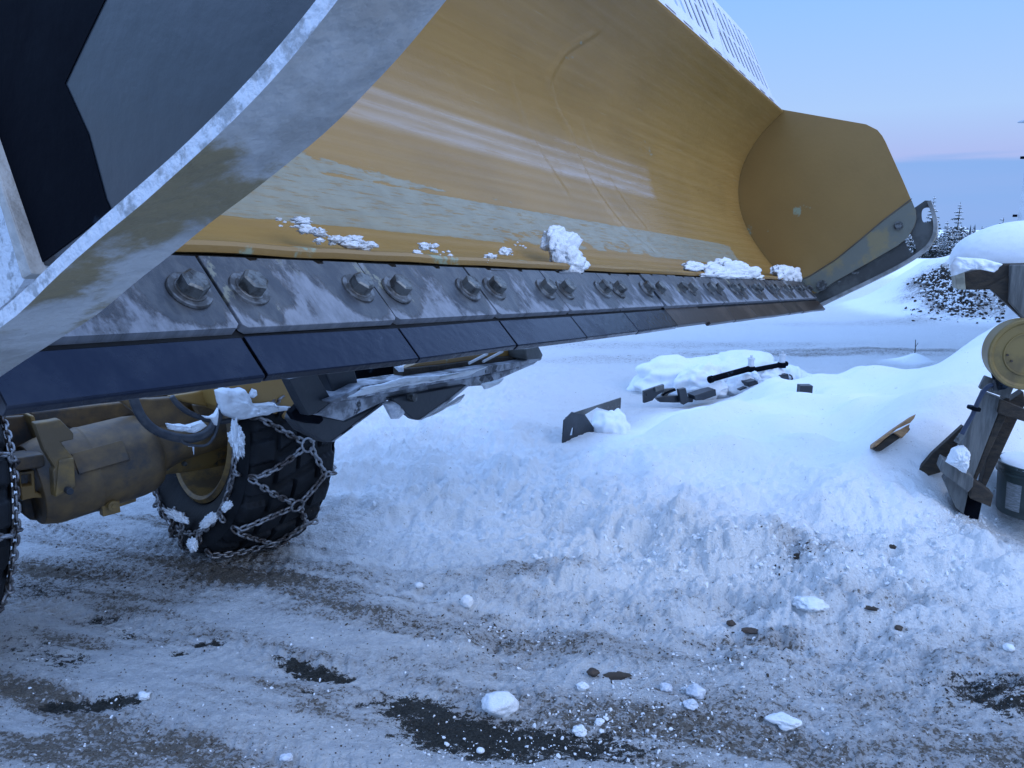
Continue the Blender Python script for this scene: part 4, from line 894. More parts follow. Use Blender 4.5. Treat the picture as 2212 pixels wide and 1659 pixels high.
kn = piece('steering_knuckle', [(1640, 640), (1750, 590), (2050, 570), (2300, 420), (2420, 500), (2450, 700), (2300, 830), (1735, 940), (1700, 900)], .0, .07, conv=c7, holes=[[(1778, 612), (1858, 605), (1862, 715), (1782, 725)], [(1975, 610), (2060, 600), (2060, 665), (1990, 680)]])
for q in ((1800, 850), (1990, 805)):
    bo = MB(); p = onpl(*c7(*q), QA + MD * .01, NA); bo.cyl(p - MD * .02, p + MD * .012, .011, n=6); bo.obj('bolt_head', 'bolt', kn)
piece('knuckle_flange', [(1000, 590), (1430, 560), (1432, 690), (1150, 742), (955, 765), (945, 700)], -.06, .05, conv=c5)
piece('tie_plate', [(700, 300), (915, 305), (1050, 295), (1235, 445), (1250, 480), (975, 500), (900, 450)], .10, .05, conv=c5, mat='grader_dirty')
piece('upper_plate', [(1010, 290), (1290, 246), (1312, 362), (1200, 345), (1110, 325)], .30, .03, conv=c5, mat='yellow')
piece('yoke', [(1285, 225), (1720, 150), (1745, 200), (1800, 312), (1775, 362), (1702, 432), (1688, 395), (1520, 400), (1340, 390), (1310, 350)], .42, .16, conv=c5, mat='yellow', bev=.012)
piece('yoke_gusset', [(1160, 340), (1300, 350), (1330, 420), (1250, 430), (1190, 400)], .22, .03, conv=c5, mat='grader_dirty')
def gtube(name, pts, r, off, mat='hose', conv=c5, parent=None):
    P_ = cat(np.array([onpl(*conv(*p), QA + MD * (off + (o_[0] if (o_ := p[2:]) else 0)), NA) for p in pts]), 8); mb = MB(); mb.tube(list(P_), r, 12); return mb.obj(name, mat, parent or grader, smooth=True)
gtube('hydraulic_hose', [(790, 260), (815, 340), (855, 420), (930, 490), (1040, 532), (1150, 542), (1240, 510), (1300, 430), (1330, 330)], .019, .42)
gtube('hydraulic_hose', [(1030, 290), (1070, 340), (1130, 385), (1230, 425), (1330, 440), (1420, 425)], .012, .35)
gtube('cable_loop', [(1080, 545), (1110, 572), (1170, 585), (1240, 580), (1285, 530), (1305, 470), (1312, 400)], .006, .44)
ic = MB(); p = onpl(*c5(1160, 595), QA + MD * .44, NA); ic.cyl(p + ZU * .008, p - ZU * .034, .005, .0012, n=8); ic.tube([p + ZU * .012 - ND * .02, p + ZU * .005, p + ZU * .004 + ND * .02], .004, 6); tag(ic.obj('icicle', 'ice', None, smooth=True), 'small icicle hanging from the thin cable loop by the front axle', 'icicle')
def flatblob(pts_c, off, th, name, label, conv=c5, mat='snow', fine=.010, plane=None):
    """snow stuck on a surface: outline measured on a plane, pillowed to real thickness"""
    Q, n_ = plane or (QA + MD * off, NA)
    P2 = np.array([conv(*p) for p in pts_c], float); c = P2.mean(0); P2 = np.vstack([P2, P2[:1]]); seg = np.r_[0, np.cumsum(np.hypot(*np.diff(P2, axis=0).T))]; m_ = 90
    tt_ = np.linspace(0, seg[-1], m_ + 1)[:-1]; O = np.stack([np.interp(tt_, seg, P2[:, 0]), np.interp(tt_, seg, P2[:, 1])], 1)
    ox, oy = onpl(*c, Q, n_), None; nn = n_ / np.linalg.norm(n_); nn = nn if (CP - Q) @ nn > 0 else -nn
    mb = MB(); vs = []; R_ = 14
    for side in (1, -1):
        for i in range(R_):
            t = i / (R_ - 1)
            for j in range(m_):
                w_ = mn.noise(Vector((j * .9, t * 3, c[0] * .1))) ; f_ = 1 + (.05 * w_ if t > .9 else 0)
                q = c + (O[j] - c) * t * f_; p = onpl(*q, Q, n_)
                hgt = side * th * (math.sqrt(max(0, 1 - t ** 3.2)) if side > 0 else .15 * math.sqrt(max(0, 1 - t * t)))
                dn = mn.noise(Vector(p * 22)) * .35 + mn.noise(Vector(p * 60)) * .22 + mn.noise(Vector(p * 150)) * .1
                vs.append(p + nn * (hgt * (1 + dn * 1.2) if side > 0 else hgt) + ZU * dn * fine * (1 if t < .99 else .4))
    fs = []
    for s_ in (0, 1):
        o = s_ * R_ * m_
        fs += [(o + i * m_ + j, o + i * m_ + (j + 1) % m_, o + (i + 1) * m_ + (j + 1) % m_, o + (i + 1) * m_ + j) for i in range(R_ - 1) for j in range(m_)]
    e = (R_ - 1) * m_
    fs += [(e + j, e + (j + 1) % m_, R_ * m_ + e + (j + 1) % m_, R_ * m_ + e + j) for j in range(m_)]
    mb.add(vs, fs); return tag(mb.obj(name, mat, None, smooth=True), label, 'snow')
flatblob([(1283, 250), (1330, 235), (1400, 240), (1440, 232), (1470, 270), (1482, 330), (1530, 330), (1640, 325), (1660, 345), (1755, 352), (1740, 368), (1650, 382), (1600, 400), (1540, 408), (1450, 428), (1400, 425), (1320, 395), (1305, 340)], .43, .05, 'snow_lump', 'big white snow lump packed on the yellow yoke under the blade')
flatblob([(1485, 285), (1510, 240), (1535, 250), (1540, 280), (1515, 300)], .43, .02, 'snow_lump', 'small round snow patch beside the big lump on the yoke')
flatblob([(990, 450), (1030, 455), (1080, 452), (1110, 460), (1160, 445), (1205, 432), (1240, 462), (1200, 490), (1160, 508), (1110, 500), (1060, 498), (1010, 486)], .455, .035, 'snow_lump', 'strip of snow lying on the thick curved hose')
flatblob([(1208, 402), (1250, 408), (1285, 390), (1305, 355), (1308, 400), (1300, 465), (1285, 460), (1262, 425), (1230, 420)], .46, .02, 'snow_lump', 'thin tongue of snow between the hoses and the yoke')
def stick(pa, pb, Z, r_, lb, name='chain_snow', sd=1, conv=c5):
    """elongated snow lump between two measured points"""
    a_, b_ = atZ(*conv(*pa), Z), atZ(*conv(*pb), Z); d = (b_ - a_) / 2; e_ = np.cross(d, Fv); e_ /= np.linalg.norm(e_)
    mb = MB(); mb.add(*blob((a_ + b_) / 2, [d * 1.02, e_ * r_, Fv * r_ * .8], seed=sd, sub=5, amp=.5, fr=2.6, fine=.25)); tag(mb.obj(name, 'snow', None, smooth=True), lb, 'snow')
stick((1407, 452), (1436, 645), 3.33, .026, 'narrow vertical strip of snow on the inner shoulder of the chained tyre', 'snow_lump', 3)
stick((1002, 972), (1120, 1040), 3.50, .018, 'snow caked on the tyre chain at the lower left of the sidewall', sd=4)
stick((1210, 1070), (1288, 1002), 3.46, .020, 'snow caked on the tyre chain at the middle of the sidewall', sd=5)
stick((1340, 972), (1385, 925), 3.42, .016, 'snow caked on the tyre chain just below the yellow rim', sd=6)
stick((1150, 1145), (1165, 1215), 3.42, .020, 'snow caked on the chain where the tyre meets the ground', sd=7)
# ------------------------------------------------------------------ WING PLOW under the blade
QW = atZ(775, 870, 2.75); NW = E1
wing = thing('wing_plow', 'black side plow plastered with snow, behind and below the raised yellow blade', 'side plow', QW)
def c6(x, y): return (619.4 + x * .26, 725.5 + y * .26)
def wp(name, pts, off, th, mat='black', bev=.006, holes=(), label=None, parent=None):
    mb = MB(); traced(mb, [c6(*p) for p in pts], QW + NW * off, NW, th, holes=[[c6(*p) for p in h] for h in holes]); return mb.obj(name, mat, parent or wing, bevel=bev, label=label)
wp('side_plate', [(20, 360), (150, 330), (252, 320), (372, 525), (345, 560), (225, 655), (180, 662), (112, 545)], .02, .04)
wp('box_side', [(320, 300), (560, 260), (600, 410), (480, 510), (425, 520), (405, 500)], .0, .05)
wp('recess_shade', [(240, 320), (360, 300), (440, 520), (355, 540)], -.06, .04, 'deepblack', 0)  # black sheet stands in for the shade inside the slot
wp('opening', [(520, 280), (960, 240), (985, 335), (610, 412)], -.10, .05, 'deepblack', 0)  # solid black sheet, the darkness of the opening put in as colour
wp('lower_edge', [(360, 540), (430, 515), (625, 412), (800, 385), (1250, 320), (1600, 262), (1900, 222), (1990, 205), (2010, 190), (2125, 185), (2110, 205), (1990, 240), (1850, 280), (1500, 355), (1200, 408), (870, 470), (560, 525), (370, 556)], .06, .12, 'worngrey', .006)
wp('blade_underside', [(232, 658), (372, 548), (560, 520), (870, 466), (1200, 404), (1500, 350), (1850, 276), (2112, 196), (2060, 235), (1935, 290), (1800, 350), (1660, 412), (1480, 425), (1300, 455), (1160, 480), (1000, 505), (820, 545), (480, 706), (300, 665)], .02, .10, 'worngrey', .008)
wp('moldboard', [(965, 270), (1100, 225), (1450, 150), (1800, 70), (1930, 110), (1925, 150), (1740, 185), (1300, 250), (970, 290)], -.02, .03, 'yellow', .004, label='yellow inner face of the side plow')
wp('dark_channel', [(965, 275), (1300, 240), (1740, 178), (1990, 165), (2000, 205), (1740, 245), (1250, 315), (970, 345)], .0, .05, 'wooddark', .004)
for a_, b_ in (((1515, 228), (1665, 150)), ((1632, 214), (1792, 130))):
    mb = MB(); mb.tube([onpl(*c6(*a_), QW + NW * .03, NW), onpl(*c6(*b_), QW + NW * .03, NW)], .006, 6); mb.obj('tension_rod', 'trim', wing)
wp('end_bracket', [(1985, 110), (2095, 88), (2132, 160), (2118, 190), (2000, 196), (1990, 160)], .08, .10, 'shoedark', .006)
wp('skid_plate', [(868, 520), (1010, 490), (1300, 440), (1495, 405), (1500, 420), (1360, 525), (1120, 692), (1080, 700), (1050, 690), (930, 590)], .05, .03, 'black', .008)
wp('skid_edge', [(1500, 408), (1520, 412), (1370, 540), (1125, 700), (1095, 702), (1120, 690), (1360, 522)], .055, .05, 'worngrey', .003)
wp('support_arm', [(95, 600), (125, 690), (232, 655), (300, 668), (482, 706), (822, 540), (836, 548), (600, 715), (385, 880), (315, 885), (240, 845), (130, 790), (60, 700)], -.06, .05, 'black', .008)
wp('arm_edge', [(822, 538), (842, 545), (600, 726), (390, 884), (380, 876), (600, 712)], -.055, .055, 'worngrey', .003)
wp('pivot_bracket', [(40, 640), (120, 560), (190, 660), (300, 668), (310, 700), (275, 735), (170, 725), (80, 700)], -.03, .03, 'deepblack', .004)
for p_, r_ in (((1040, 510), .018),):
    bo = MB(); p = onpl(*c6(*p_), QW + NW * .06, NW); bo.cyl(p - NW * .02, p + NW * .016, r_, n=6); bo.obj('bolt_head', 'bolt', wing, bevel=.002)
flatblob([(795, 560), (860, 530), (900, 560), (950, 620), (958, 640), (915, 688), (865, 690), (835, 640)], 0, .03, 'hanging_ice', 'grey tongue of frozen snow hanging from the side plow between its two black plates', conv=c6, plane=(QW + NW * .03, NW), mat='ice', fine=.004)
flatblob([(1610, 400), (1800, 350), (1745, 400), (1640, 445)], 0, .02, 'hanging_snow', 'ragged flap of snow under the outer part of the side plow', conv=c6, plane=(QW + NW * .08, NW))
flatblob([(1090, 700), (1370, 540), (1480, 480), (1440, 540), (1330, 570), (1150, 680)], 0, .02, 'hanging_snow', 'thin rim of snow along the lower side of the black triangular plate', conv=c6, plane=(QW + NW * .0, NW))
flatblob([(890, 262), (952, 248), (958, 300), (930, 300)], 0, .015, 'hanging_snow', 'small snow patch at the top of the dark opening of the side plow', conv=c6, plane=(QW + NW * .02, NW))
flatblob([(505, 510), (635, 425), (800, 395), (975, 340), (1250, 325), (1560, 290), (1680, 250), (1520, 330), (1200, 385), (900, 430), (640, 490)], 0, .012, 'hanging_snow', 'long white streak of snow on the lower edge of the side plow', conv=c6, plane=(QW + NW * .085, NW))
# ------------------------------------------------------------------ things half buried in the snow
def gz(p): return np.array([p[0], p[1], height(p[0], p[1])])
p0 = hit(1218, 956); p1 = hit(1342, 912)
dirp = (p1 - p0) * [1, 1, 0]; Lp = np.linalg.norm(dirp); dirp = dirp / Lp; upv = np.array([0, 0, 1.]); nn_ = np.cross(dirp, upv)
NP = nn_; QP = p0
ang_p = thing('cutting_blade', 'black angled steel blade piece with a slot, standing on edge in the smooth snow', 'steel plate', p0)
mb = MB(); traced(mb, [(1216, 952), (1219, 908), (1237, 890), (1248, 893), (1264, 896), (1293, 938), (1262, 956), (1216, 966)], QP + nn_ * .0, NP, .012, holes=[[(1231, 941), (1236, 924), (1240, 924), (1238, 940)]]); mb.obj('end_plate', 'black', ang_p, bevel=.002)
mb = MB(); traced(mb, [(1222, 903), (1240, 892), (1342, 859), (1341, 880), (1336, 900), (1318, 888), (1290, 880), (1262, 897)], QP - nn_ * .02, NP, .012); mb.obj('long_plate', 'shoedark', ang_p, bevel=.002)
pp = onpl(1295, 893, QP, NP)
def pile(name, label, parts, cat='snow drift', mat='snowsoft', sub=5, **kw):
    mb = MB()
    for c, ax, sd in parts: mb.add(*blob(c, ax, seed=sd, sub=sub, amp=.34, fr=1.3, fine=.03, **kw))
    return tag(mb.obj(name, mat, None, smooth=True), label, cat)
X_ = np.array([1., 0, 0]); Y_ = np.array([0, 1., 0])
pc = atZ(1316, 903, (onpl(1300, 900, QP, NP) - CP) @ Fv)
pile('snow_drift', 'snow heaped against the black angled blade piece', [(pc + np.array([.02, .02, -.10]), [X_ * .15, Y_ * .16, ZU * .16], 31)])
# buried attachment
QI = hit(1540, 868); Zi = (QI - CP) @ Fv; print('attachment', Zi, hit(1218, 956), hit(1980, 1030)); NI = np.array([.35, -.94, 0]); 
imp = thing('plow_attachment', 'black steel plow attachment with two hydraulic fittings, buried under rounded snow heaps', 'plow part', QI - ZU * .1)
def ci(x, y): return (1150.2 + x * .48, 619.4 + y * .48)      # crop with 1.8433 px per source px
def ip(name, pts, off, th, mat='black', holes=(), bev=.004):
    mb = MB(); traced(mb, [ci(*p) for p in pts], QI + NI * off, NI, th, holes=[[ci(*p) for p in h] for h in holes]); return mb.obj(name, mat, imp, bevel=bev)
ip('left_bracket', [(502, 470), (560, 450), (592, 440), (594, 470), (560, 490), (540, 512), (503, 524)], .02, .03, holes=[[(508, 484), (512, 480), (515, 494), (510, 498)]])
ip('toothed_bar', [(552, 452), (590, 442), (594, 462), (556, 474)], .04, .03, 'shoedark')
ip('cross_member', [(556, 500), (600, 492), (660, 490), (725, 500), (722, 520), (640, 522), (575, 520)], .0, .05)
ip('inner_brace', [(600, 460), (642, 456), (648, 468), (618, 480), (590, 505), (575, 505)], -.02, .03, 'shoedark')
ip('upright_plate', [(658, 462), (690, 456), (706, 518), (680, 532), (668, 520)], .05, .04)
ip('front_box', [(728, 490), (790, 470), (825, 462), (828, 490), (770, 510), (735, 512)], .08, .12)
ip('mid_box', [(968, 430), (1012, 420), (1018, 438), (975, 452)], .08, .10); ip('right_box', [(1108, 400), (1152, 392), (1158, 430), (1162, 450), (1108, 440)], .08, .10)
ip('foot_plate', [(930, 462), (960, 450), (970, 456), (935, 468)], .08, .04)
rod = MB(); Pr = [onpl(*ci(*p), QI + NI * .0, NI) for p in ((798, 418), (985, 366), (1000, 374), (1145, 346))]
rod.cyl(Pr[0], Pr[1], .028, n=14); rod.cyl(Pr[2], Pr[3], .024, n=14); rod.cyl(Pr[0] - ND * .01, Pr[0] + (Pr[1] - Pr[0]) * .06, .034, n=14); rod.obj('hydraulic_rod', 'deepblack', imp, bevel=.003)
for q in ((982, 368), (1122, 350)):
    fb = MB(); p = onpl(*ci(*q), QI, NI); fb.cyl(p - ZU * .03, p + ZU * .02, .040, n=16); fb.obj('fitting_block', 'deepblack', imp, bevel=.004)
    fb = MB(); fb.cyl(p + ZU * .02, p + ZU * .085, .028, n=16); fb.cyl(p + ZU * .085, p + ZU * .10, .034, n=16); fb.cyl(p + ZU * .10, p + ZU * .125, .012, n=10); fb.obj('fitting', 'trim', imp, bevel=.002)
hk = MB(); hk.tube([onpl(*ci(*p), QI + NI * .05, NI) for p in ((1156, 396), (1166, 402), (1170, 414), (1162, 424))], .007, 8); hk.obj('hook', 'black', imp, smooth=True)
br = MB(); br.tube([onpl(*ci(*p), QI + NI * .03, NI) for p in ((585, 488), (600, 478), (618, 470), (640, 462))], .010, 8); br.obj('brace', 'deepblack', imp, smooth=True)
def mnd(u, v, Z, rx, rz, ry, sd): return (atZ(*ci(u, v), Zi + (Z - 6.9) + .12), [X_ * rx * 1.1, Y_ * ry, ZU * rz * .9], sd)
pile('snow_drift', 'large rounded snow heap covering the left end of the buried attachment', [mnd(650, 425, 7.4, .40, .24, .30, 32), mnd(800, 400, 7.6, .5, .20, .3, 33)])
pile('snow_drift', 'pointed snow heap behind the rod of the buried attachment', [mnd(930, 390, 7.5, .38, .24, .35, 34), mnd(1090, 420, 7.4, .36, .16, .3, 35)])
pile('snow_drift', 'egg-shaped snow cap between the upright plate and the front box of the attachment', [mnd(752, 436, 6.98, .19, .22, .16, 36), mnd(790, 462, 6.96, .16, .08, .14, 41)])
pile('snow_drift', 'snow cap around the middle fitting of the attachment', [mnd(1030, 412, 6.99, .11, .10, .12, 37), mnd(945, 440, 6.98, .14, .12, .12, 38)])
pile('snow_drift', 'snow cap below the right fitting of the attachment', [mnd(1088, 408, 7.0, .10, .11, .12, 39), mnd(1165, 425, 7.15, .10, .16, .15, 40)])
flatblob([(985, 385), (1000, 378), (1015, 395), (1030, 420), (1010, 425), (985, 405)], 0, .04, 'snow_lump', 'small snow cap on the middle fitting of the attachment', conv=ci, plane=(QI + NI * .08, NI))
pz = atz(1738, 843, .34); mb = MB(); mb.box(pz + ZU * .0, X_ * .05, Y_ * .04, ZU * .045); tag(mb.obj('buried_box', 'black', None, bevel=.004), 'small dark box corner just showing at the top edge of the smooth drift', 'box')
p = hit(1974, 775); mb = MB(); mb.tube([p - ZU * .05, p + np.array([.005, 0, .12]), p + np.array([-.005, 0, .24])], [.006, .005, .004], 6); mb.tube([p + ZU * .14, p + np.array([.03, 0, .2])], .003, 5); tag(mb.obj('twig', 'bark', None), 'thin bare twig sticking up from the snow behind the drift', 'twig')
# split pallet board poking out of the drift
def c1(x, y): return (1946.6 + x * .4484, 424.7 + y * .4480)
Qb = hit(1925, 948); print('pallet', Qb); NB = np.array([-.25, -.9, .35])
pal = thing('broken_pallet', 'split orange-brown pallet corner poking out of the smooth snow slope', 'pallet', Qb)
mb = MB(); traced(mb, [ci(*q) for q in ((1536, 722), (1545, 700), (1640, 630), (1726, 572), (1718, 592), (1700, 612), (1640, 640), (1580, 690), (1548, 718))], Qb + NB * .02, NB, .16); mb.obj('board', 'woodnew', pal, bevel=.003)
mb = MB(); traced(mb, [ci(*q) for q in ((1540, 728), (1580, 692), (1640, 650), (1690, 628), (1700, 640), (1690, 655), (1640, 690), (1570, 738), (1550, 738))], Qb - NB * .03, NB, .14); mb.obj('block', 'wooddark', pal, bevel=.003)
mb = MB(); traced(mb, [ci(*q) for q in ((1625, 655), (1660, 640), (1698, 618), (1692, 650), (1665, 680), (1650, 668))], Qb + NB * .01, NB, .05); mb.obj('splinter', 'woodnew', pal, bevel=.002)
# ------------------------------------------------------------------ TIMBER STAND at the right
ZS = 4.05; QS = atZ(2150, 850, ZS); NS = np.array([-.35, -.936, 0]); XS = np.array([.936, -.35, 0])
stand = thing('timber_stand', 'weathered grey timber stand at the right edge, with a snow-capped beam on top', 'timber stand', gz(atz(2100, 1110)))
def st(name, pts, off, th, mat='wood', bev=.005, conv=c1, parent=None, label=None):
    mb = MB(); traced(mb, [conv(*p) for p in pts], QS + NS * off, NS, th); return mb.obj(name, mat, parent or stand, bevel=bev, label=label)
st('beam', [(300, 368), (400, 345), (470, 325), (800, 318), (800, 470), (440, 448), (312, 450)], .0, .12, 'wooddark')
st('beam_end', [(260, 366), (305, 362), (312, 450), (268, 448)], .035, .14, 'woodend')
st('beam_cover', [(528, 330), (800, 325), (800, 760), (592, 590), (520, 510)], .04, .08, 'wood')
st('diagonal_brace', [(400, 440), (520, 380), (540, 515), (800, 740), (800, 790), (430, 446)], .01, .06, 'wooddark')
st('cross_board', [(405, 866), (545, 918), (520, 975), (375, 926)], .06, .04)
st('front_leg', [(400, 945), (492, 980), (330, 1400), (300, 1535), (262, 1500), (205, 1370), (235, 1330)], .03, .09)
st('front_leg_side', [(492, 978), (520, 960), (530, 1010), (360, 1375), (330, 1400)], .0, .09, 'wooddark')
st('rear_leg', [(470, 1020), (590, 940), (600, 1000), (558, 1080), (398, 1420), (385, 1395)], -.10, .09, 'wooddark')
st('upper_tie', [(480, 980), (800, 1110), (800, 1170), (592, 1085), (465, 1045)], .06, .05, 'wooddark')
st('lower_block', [(205, 1275), (350, 1358), (345, 1400), (322, 1428), (188, 1325)], .12, .14)
st('lower_tie', [(345, 1365), (445, 1438), (432, 1498), (330, 1455)], .08, .10, 'wooddark')
st('foot', [(255, 1440), (340, 1430), (390, 1480), (372, 1560), (300, 1545), (260, 1500)], -.02, .10, 'deepblack')
mb = MB(); traced(mb, [c1(*q) for q in ((296, 1106), (316, 1120), (230, 1270), (190, 1330), (92, 1358), (78, 1325), (150, 1240))], QS - NS * .15, NS, .05); tag(mb.obj('dark_board', 'wooddark', None, bevel=.004), 'dark wet board leaning from the snow against the timber stand', 'board')
mb = MB(); traced(mb, [c1(*q) for q in ((296, 1130), (316, 1120), (300, 1200), (215, 1320), (130, 1362), (110, 1350), (200, 1240))], QS - NS * .22, NS, .04); tag(mb.obj('dark_board', 'deepblack', None, bevel=.004), 'second black board in the shade under the leaning brown board', 'board')
# snow cap on the beam
cc_ = atZ(2292, 570, ZS + .02)
V2, F2 = ico(6); vs = []
for p in V2:
    x, y, z = p; e = .72
    sx = math.copysign(abs(x) ** e, x); sy = math.copysign(abs(y) ** e, y); sz = z
    w_ = 1 + .035 * mn.noise(Vector(p * 1.5 + np.array([3, 1, 2]))) + .006 * mn.noise(Vector(p * 9))
    if sz < 0: sz = -.28 * min(1, -sz * 3) + .16 * (mn.noise(Vector((x * 5, y * 5, 0)))) * min(1, -z * 3) ; fr_ = .92
    vs.append(cc_ + (XS * .52 * sx - NS * .24 * sy) * w_ + ZU * (.235 * sz * w_ + (.0 if z > 0 else 0)))
mb = MB(); mb.add(vs, F2); tag(mb.obj('snow_mound', 'snowsoft', None, smooth=True), 'thick rounded snow cap on the timber beam at the right edge', 'snow cap')
flatblob([(236, 330), (262, 290), (400, 300), (490, 325), (450, 366), (400, 350), (330, 352), (265, 374), (240, 385)], 0, .05, 'snow_fringe', 'drooping fringe of snow under the rounded cap, over the beam end', conv=c1, plane=(QS + NS * .08, NS), mat='snowsoft', fine=.004)
flatblob([(212, 1278), (240, 1215), (270, 1200), (300, 1198), (332, 1232), (325, 1290), (308, 1330), (290, 1325), (255, 1300)], 0, .07, 'snow_lump', 'white snow lump lodged on the lower block of the timber stand', conv=c1, plane=(QS + NS * .14, NS), fine=.012)
# yellow wheel
pd = onpl(2219, 765, QS + NS * .16, NS); rd = 78 / FZ * ((pd - CP) @ Fv)
disc = thing('drum_disc', 'old cream-yellow round steel drum end with rust spots, beside the timber stand', 'drum', pd)
ax_d = NS + XS * .12; ax_d /= np.linalg.norm(ax_d)
mb = MB(); m_ = 64; t = ZU; x_ = np.cross(t, ax_d); x_ /= np.linalg.norm(x_); y_ = np.cross(ax_d, x_)
prof = [(-.12, rd * .93), (-.02, rd * .97), (0, rd), (.012, rd), (.018, rd * .97), (.016, rd * .90), (.004, rd * .84), (.004, rd * .62), (.010, rd * .60), (.010, rd * .57), (.002, rd * .56), (.004, 0.001)]
vs = [pd + ax_d * s_ + (x_ * math.cos(w_) + y_ * math.sin(w_)) * R for s_, R in prof for w_ in np.linspace(0, 2 * math.pi, m_ + 1)[:-1]]
mb.add(vs, [(i * m_ + j, i * m_ + (j + 1) % m_, (i + 1) * m_ + (j + 1) % m_, (i + 1) * m_ + j) for i in range(len(prof) - 1) for j in range(m_)]); mb.obj('drum', 'disc', disc, smooth='auto')
mb = MB(); traced(mb, [c1(*q) for q in ((440, 855), (458, 845), (475, 870), (510, 900), (540, 905), (500, 930), (462, 935), (450, 890))], QS + NS * .15, NS, .05); mb.obj('mounting_bracket', 'deepblack', disc, bevel=.003)
for q in ((532, 793), (512, 764)):
    bo = MB(); p = onpl(*c1(*q), QS + NS * .178, NS); bo.cyl(p - ax_d * .006, p + ax_d * .003, .0055, n=12); bo.obj('rusty_hole', 'stone', disc)
# air hose hanging on the stand
hose = thing('air_hose', 'short blue-black hose with a steel fitting hanging on the front of the timber stand', 'hose', onpl(*c1(400, 950), QS + NS * .13, NS))
P_ = cat(np.array([onpl(*c1(*q), QS + NS * .13, NS) for q in ((452, 908), (420, 915), (390, 950), (365, 1000), (345, 1050), (325, 1085), (305, 1120), (292, 1145))]), 8)
M['bluehose'] = MAT('blue_black_hose', (.02, .035, .075), (.035, .05, .09), sc=20, rough=.4)
mb = MB(); mb.tube(list(P_), .0115, 12); mb.obj('hose', 'bluehose', hose, smooth=True)
p = P_[-1]; q_ = onpl(*c1(268, 1185), QS + NS * .13, NS); mb = MB(); mb.cyl(p, p + (q_ - p) * .5, .014, n=12); mb.cyl(p + (q_ - p) * .45, q_, .017, n=6); mb.obj('hose_fitting', 'bolt', hose, bevel=.001)
p = onpl(*c1(350, 1020), QS + NS * .13, NS); d_ = P_[24] - P_[30]; d_ /= np.linalg.norm(d_); mb = MB(); mb.cyl(p - d_ * .009, p + d_ * .009, .034, n=8); mb.obj('collar', 'deepblack', hose, bevel=.003)
mb = MB(); p = onpl(*c1(458, 900), QS + NS * .13, NS); mb.box(p, XS * .014, NS * .02, ZU * .035); mb.obj('latch', 'black', hose, bevel=.002)
# bucket
pb = onpl(2232, 1050, QS - NS * .22, NS); zb = (pb - CP) @ Fv
pt_ = onpl(2236, 993, QS - NS * .22, NS); pbm = onpl(2232, 1100, QS - NS * .22, NS)
bk = thing('bucket', 'dark green plastic bucket with a pale paper label behind the timber stand', 'bucket', pbm)
Rb = 78 / FZ * zb; hb_ = pt_[2] - pbm[2]; pbm = pbm - ZU * .02
mb = MB(); m_ = 48; prof = [(0, .01), (0, .86), (.01, .89), (hb_ * .80, .97), (hb_ * .81, 1.02), (hb_ * .86, 1.02), (hb_ * .87, .98), (hb_ * .95, .985), (hb_ * .96, 1.04), (hb_ * 1.02, 1.04), (hb_ * 1.02, .98), (hb_ * .98, .97), (hb_ * .98, .0)]
vs = [pbm + ZU * z_ + (X_ * math.cos(w_) + Y_ * math.sin(w_)) * Rb * R for z_, R in prof for w_ in np.linspace(0, 2 * math.pi, m_ + 1)[:-1]]
mb.add(vs, [(i * m_ + j, i * m_ + (j + 1) % m_, (i + 1) * m_ + (j + 1) % m_, (i + 1) * m_ + j) for i in range(len(prof) - 1) for j in range(m_)]); mb.obj('body', 'bucket', bk, smooth='auto')
mb = MB(); wa = math.atan2(pbm[1], pbm[0]) + math.pi
def bpt(da, z_, o_=.002): R = Rb * (.89 + .08 * z_ / (hb_ * .8)) + o_; w_ = wa + da; return pbm + X_ * math.cos(w_) * R + Y_ * math.sin(w_) * R + ZU * z_
for i in range(8):
    a_, b_ = -.78 + i * .055, -.78 + (i + 1) * .055
    mb.add([bpt(a_, .04), bpt(b_, .04), bpt(b_, hb_ * .68), bpt(a_, hb_ * .68)], [(0, 1, 2, 3)])
mb.obj('paper_label', 'label', bk)
def word(txt, da, z_, size):
    cu = bpy.data.curves.new('text', 'FONT'); cu.body = txt; cu.size = size; cu.extrude = .0008
    o = bpy.data.objects.new('t', cu); COL.objects.link(o); bpy.context.view_layer.update(); dg = bpy.context.evaluated_depsgraph_get(); me = bpy.data.meshes.new_from_object(o.evaluated_get(dg)); bpy.data.objects.remove(o)
    for v in me.vertices: q = bpt(da + v.co.x / Rb, z_ + v.co.y, .003 + v.co.z); v.co = Vector(q) - bk.location
    me.materials.clear(); me.materials.append(M['label']); oo = bpy.data.objects.new('print', me); COL.objects.link(oo); oo.parent = bk
word('AL', -.02, hb_ * .50, .05); word('RE', -.12, hb_ * .28, .045)
bs, bf = blob(pbm + ZU * (hb_ * .98), [X_ * Rb * .98, Y_ * Rb * .98, ZU * .045], seed=60, sub=4, amp=.1, fine=.02); mb = MB(); mb.add(bs, bf); tag(mb.obj('snow_mound', 'snowsoft', None, smooth=True), 'flat snow cap on the lid of the green bucket', 'snow cap')
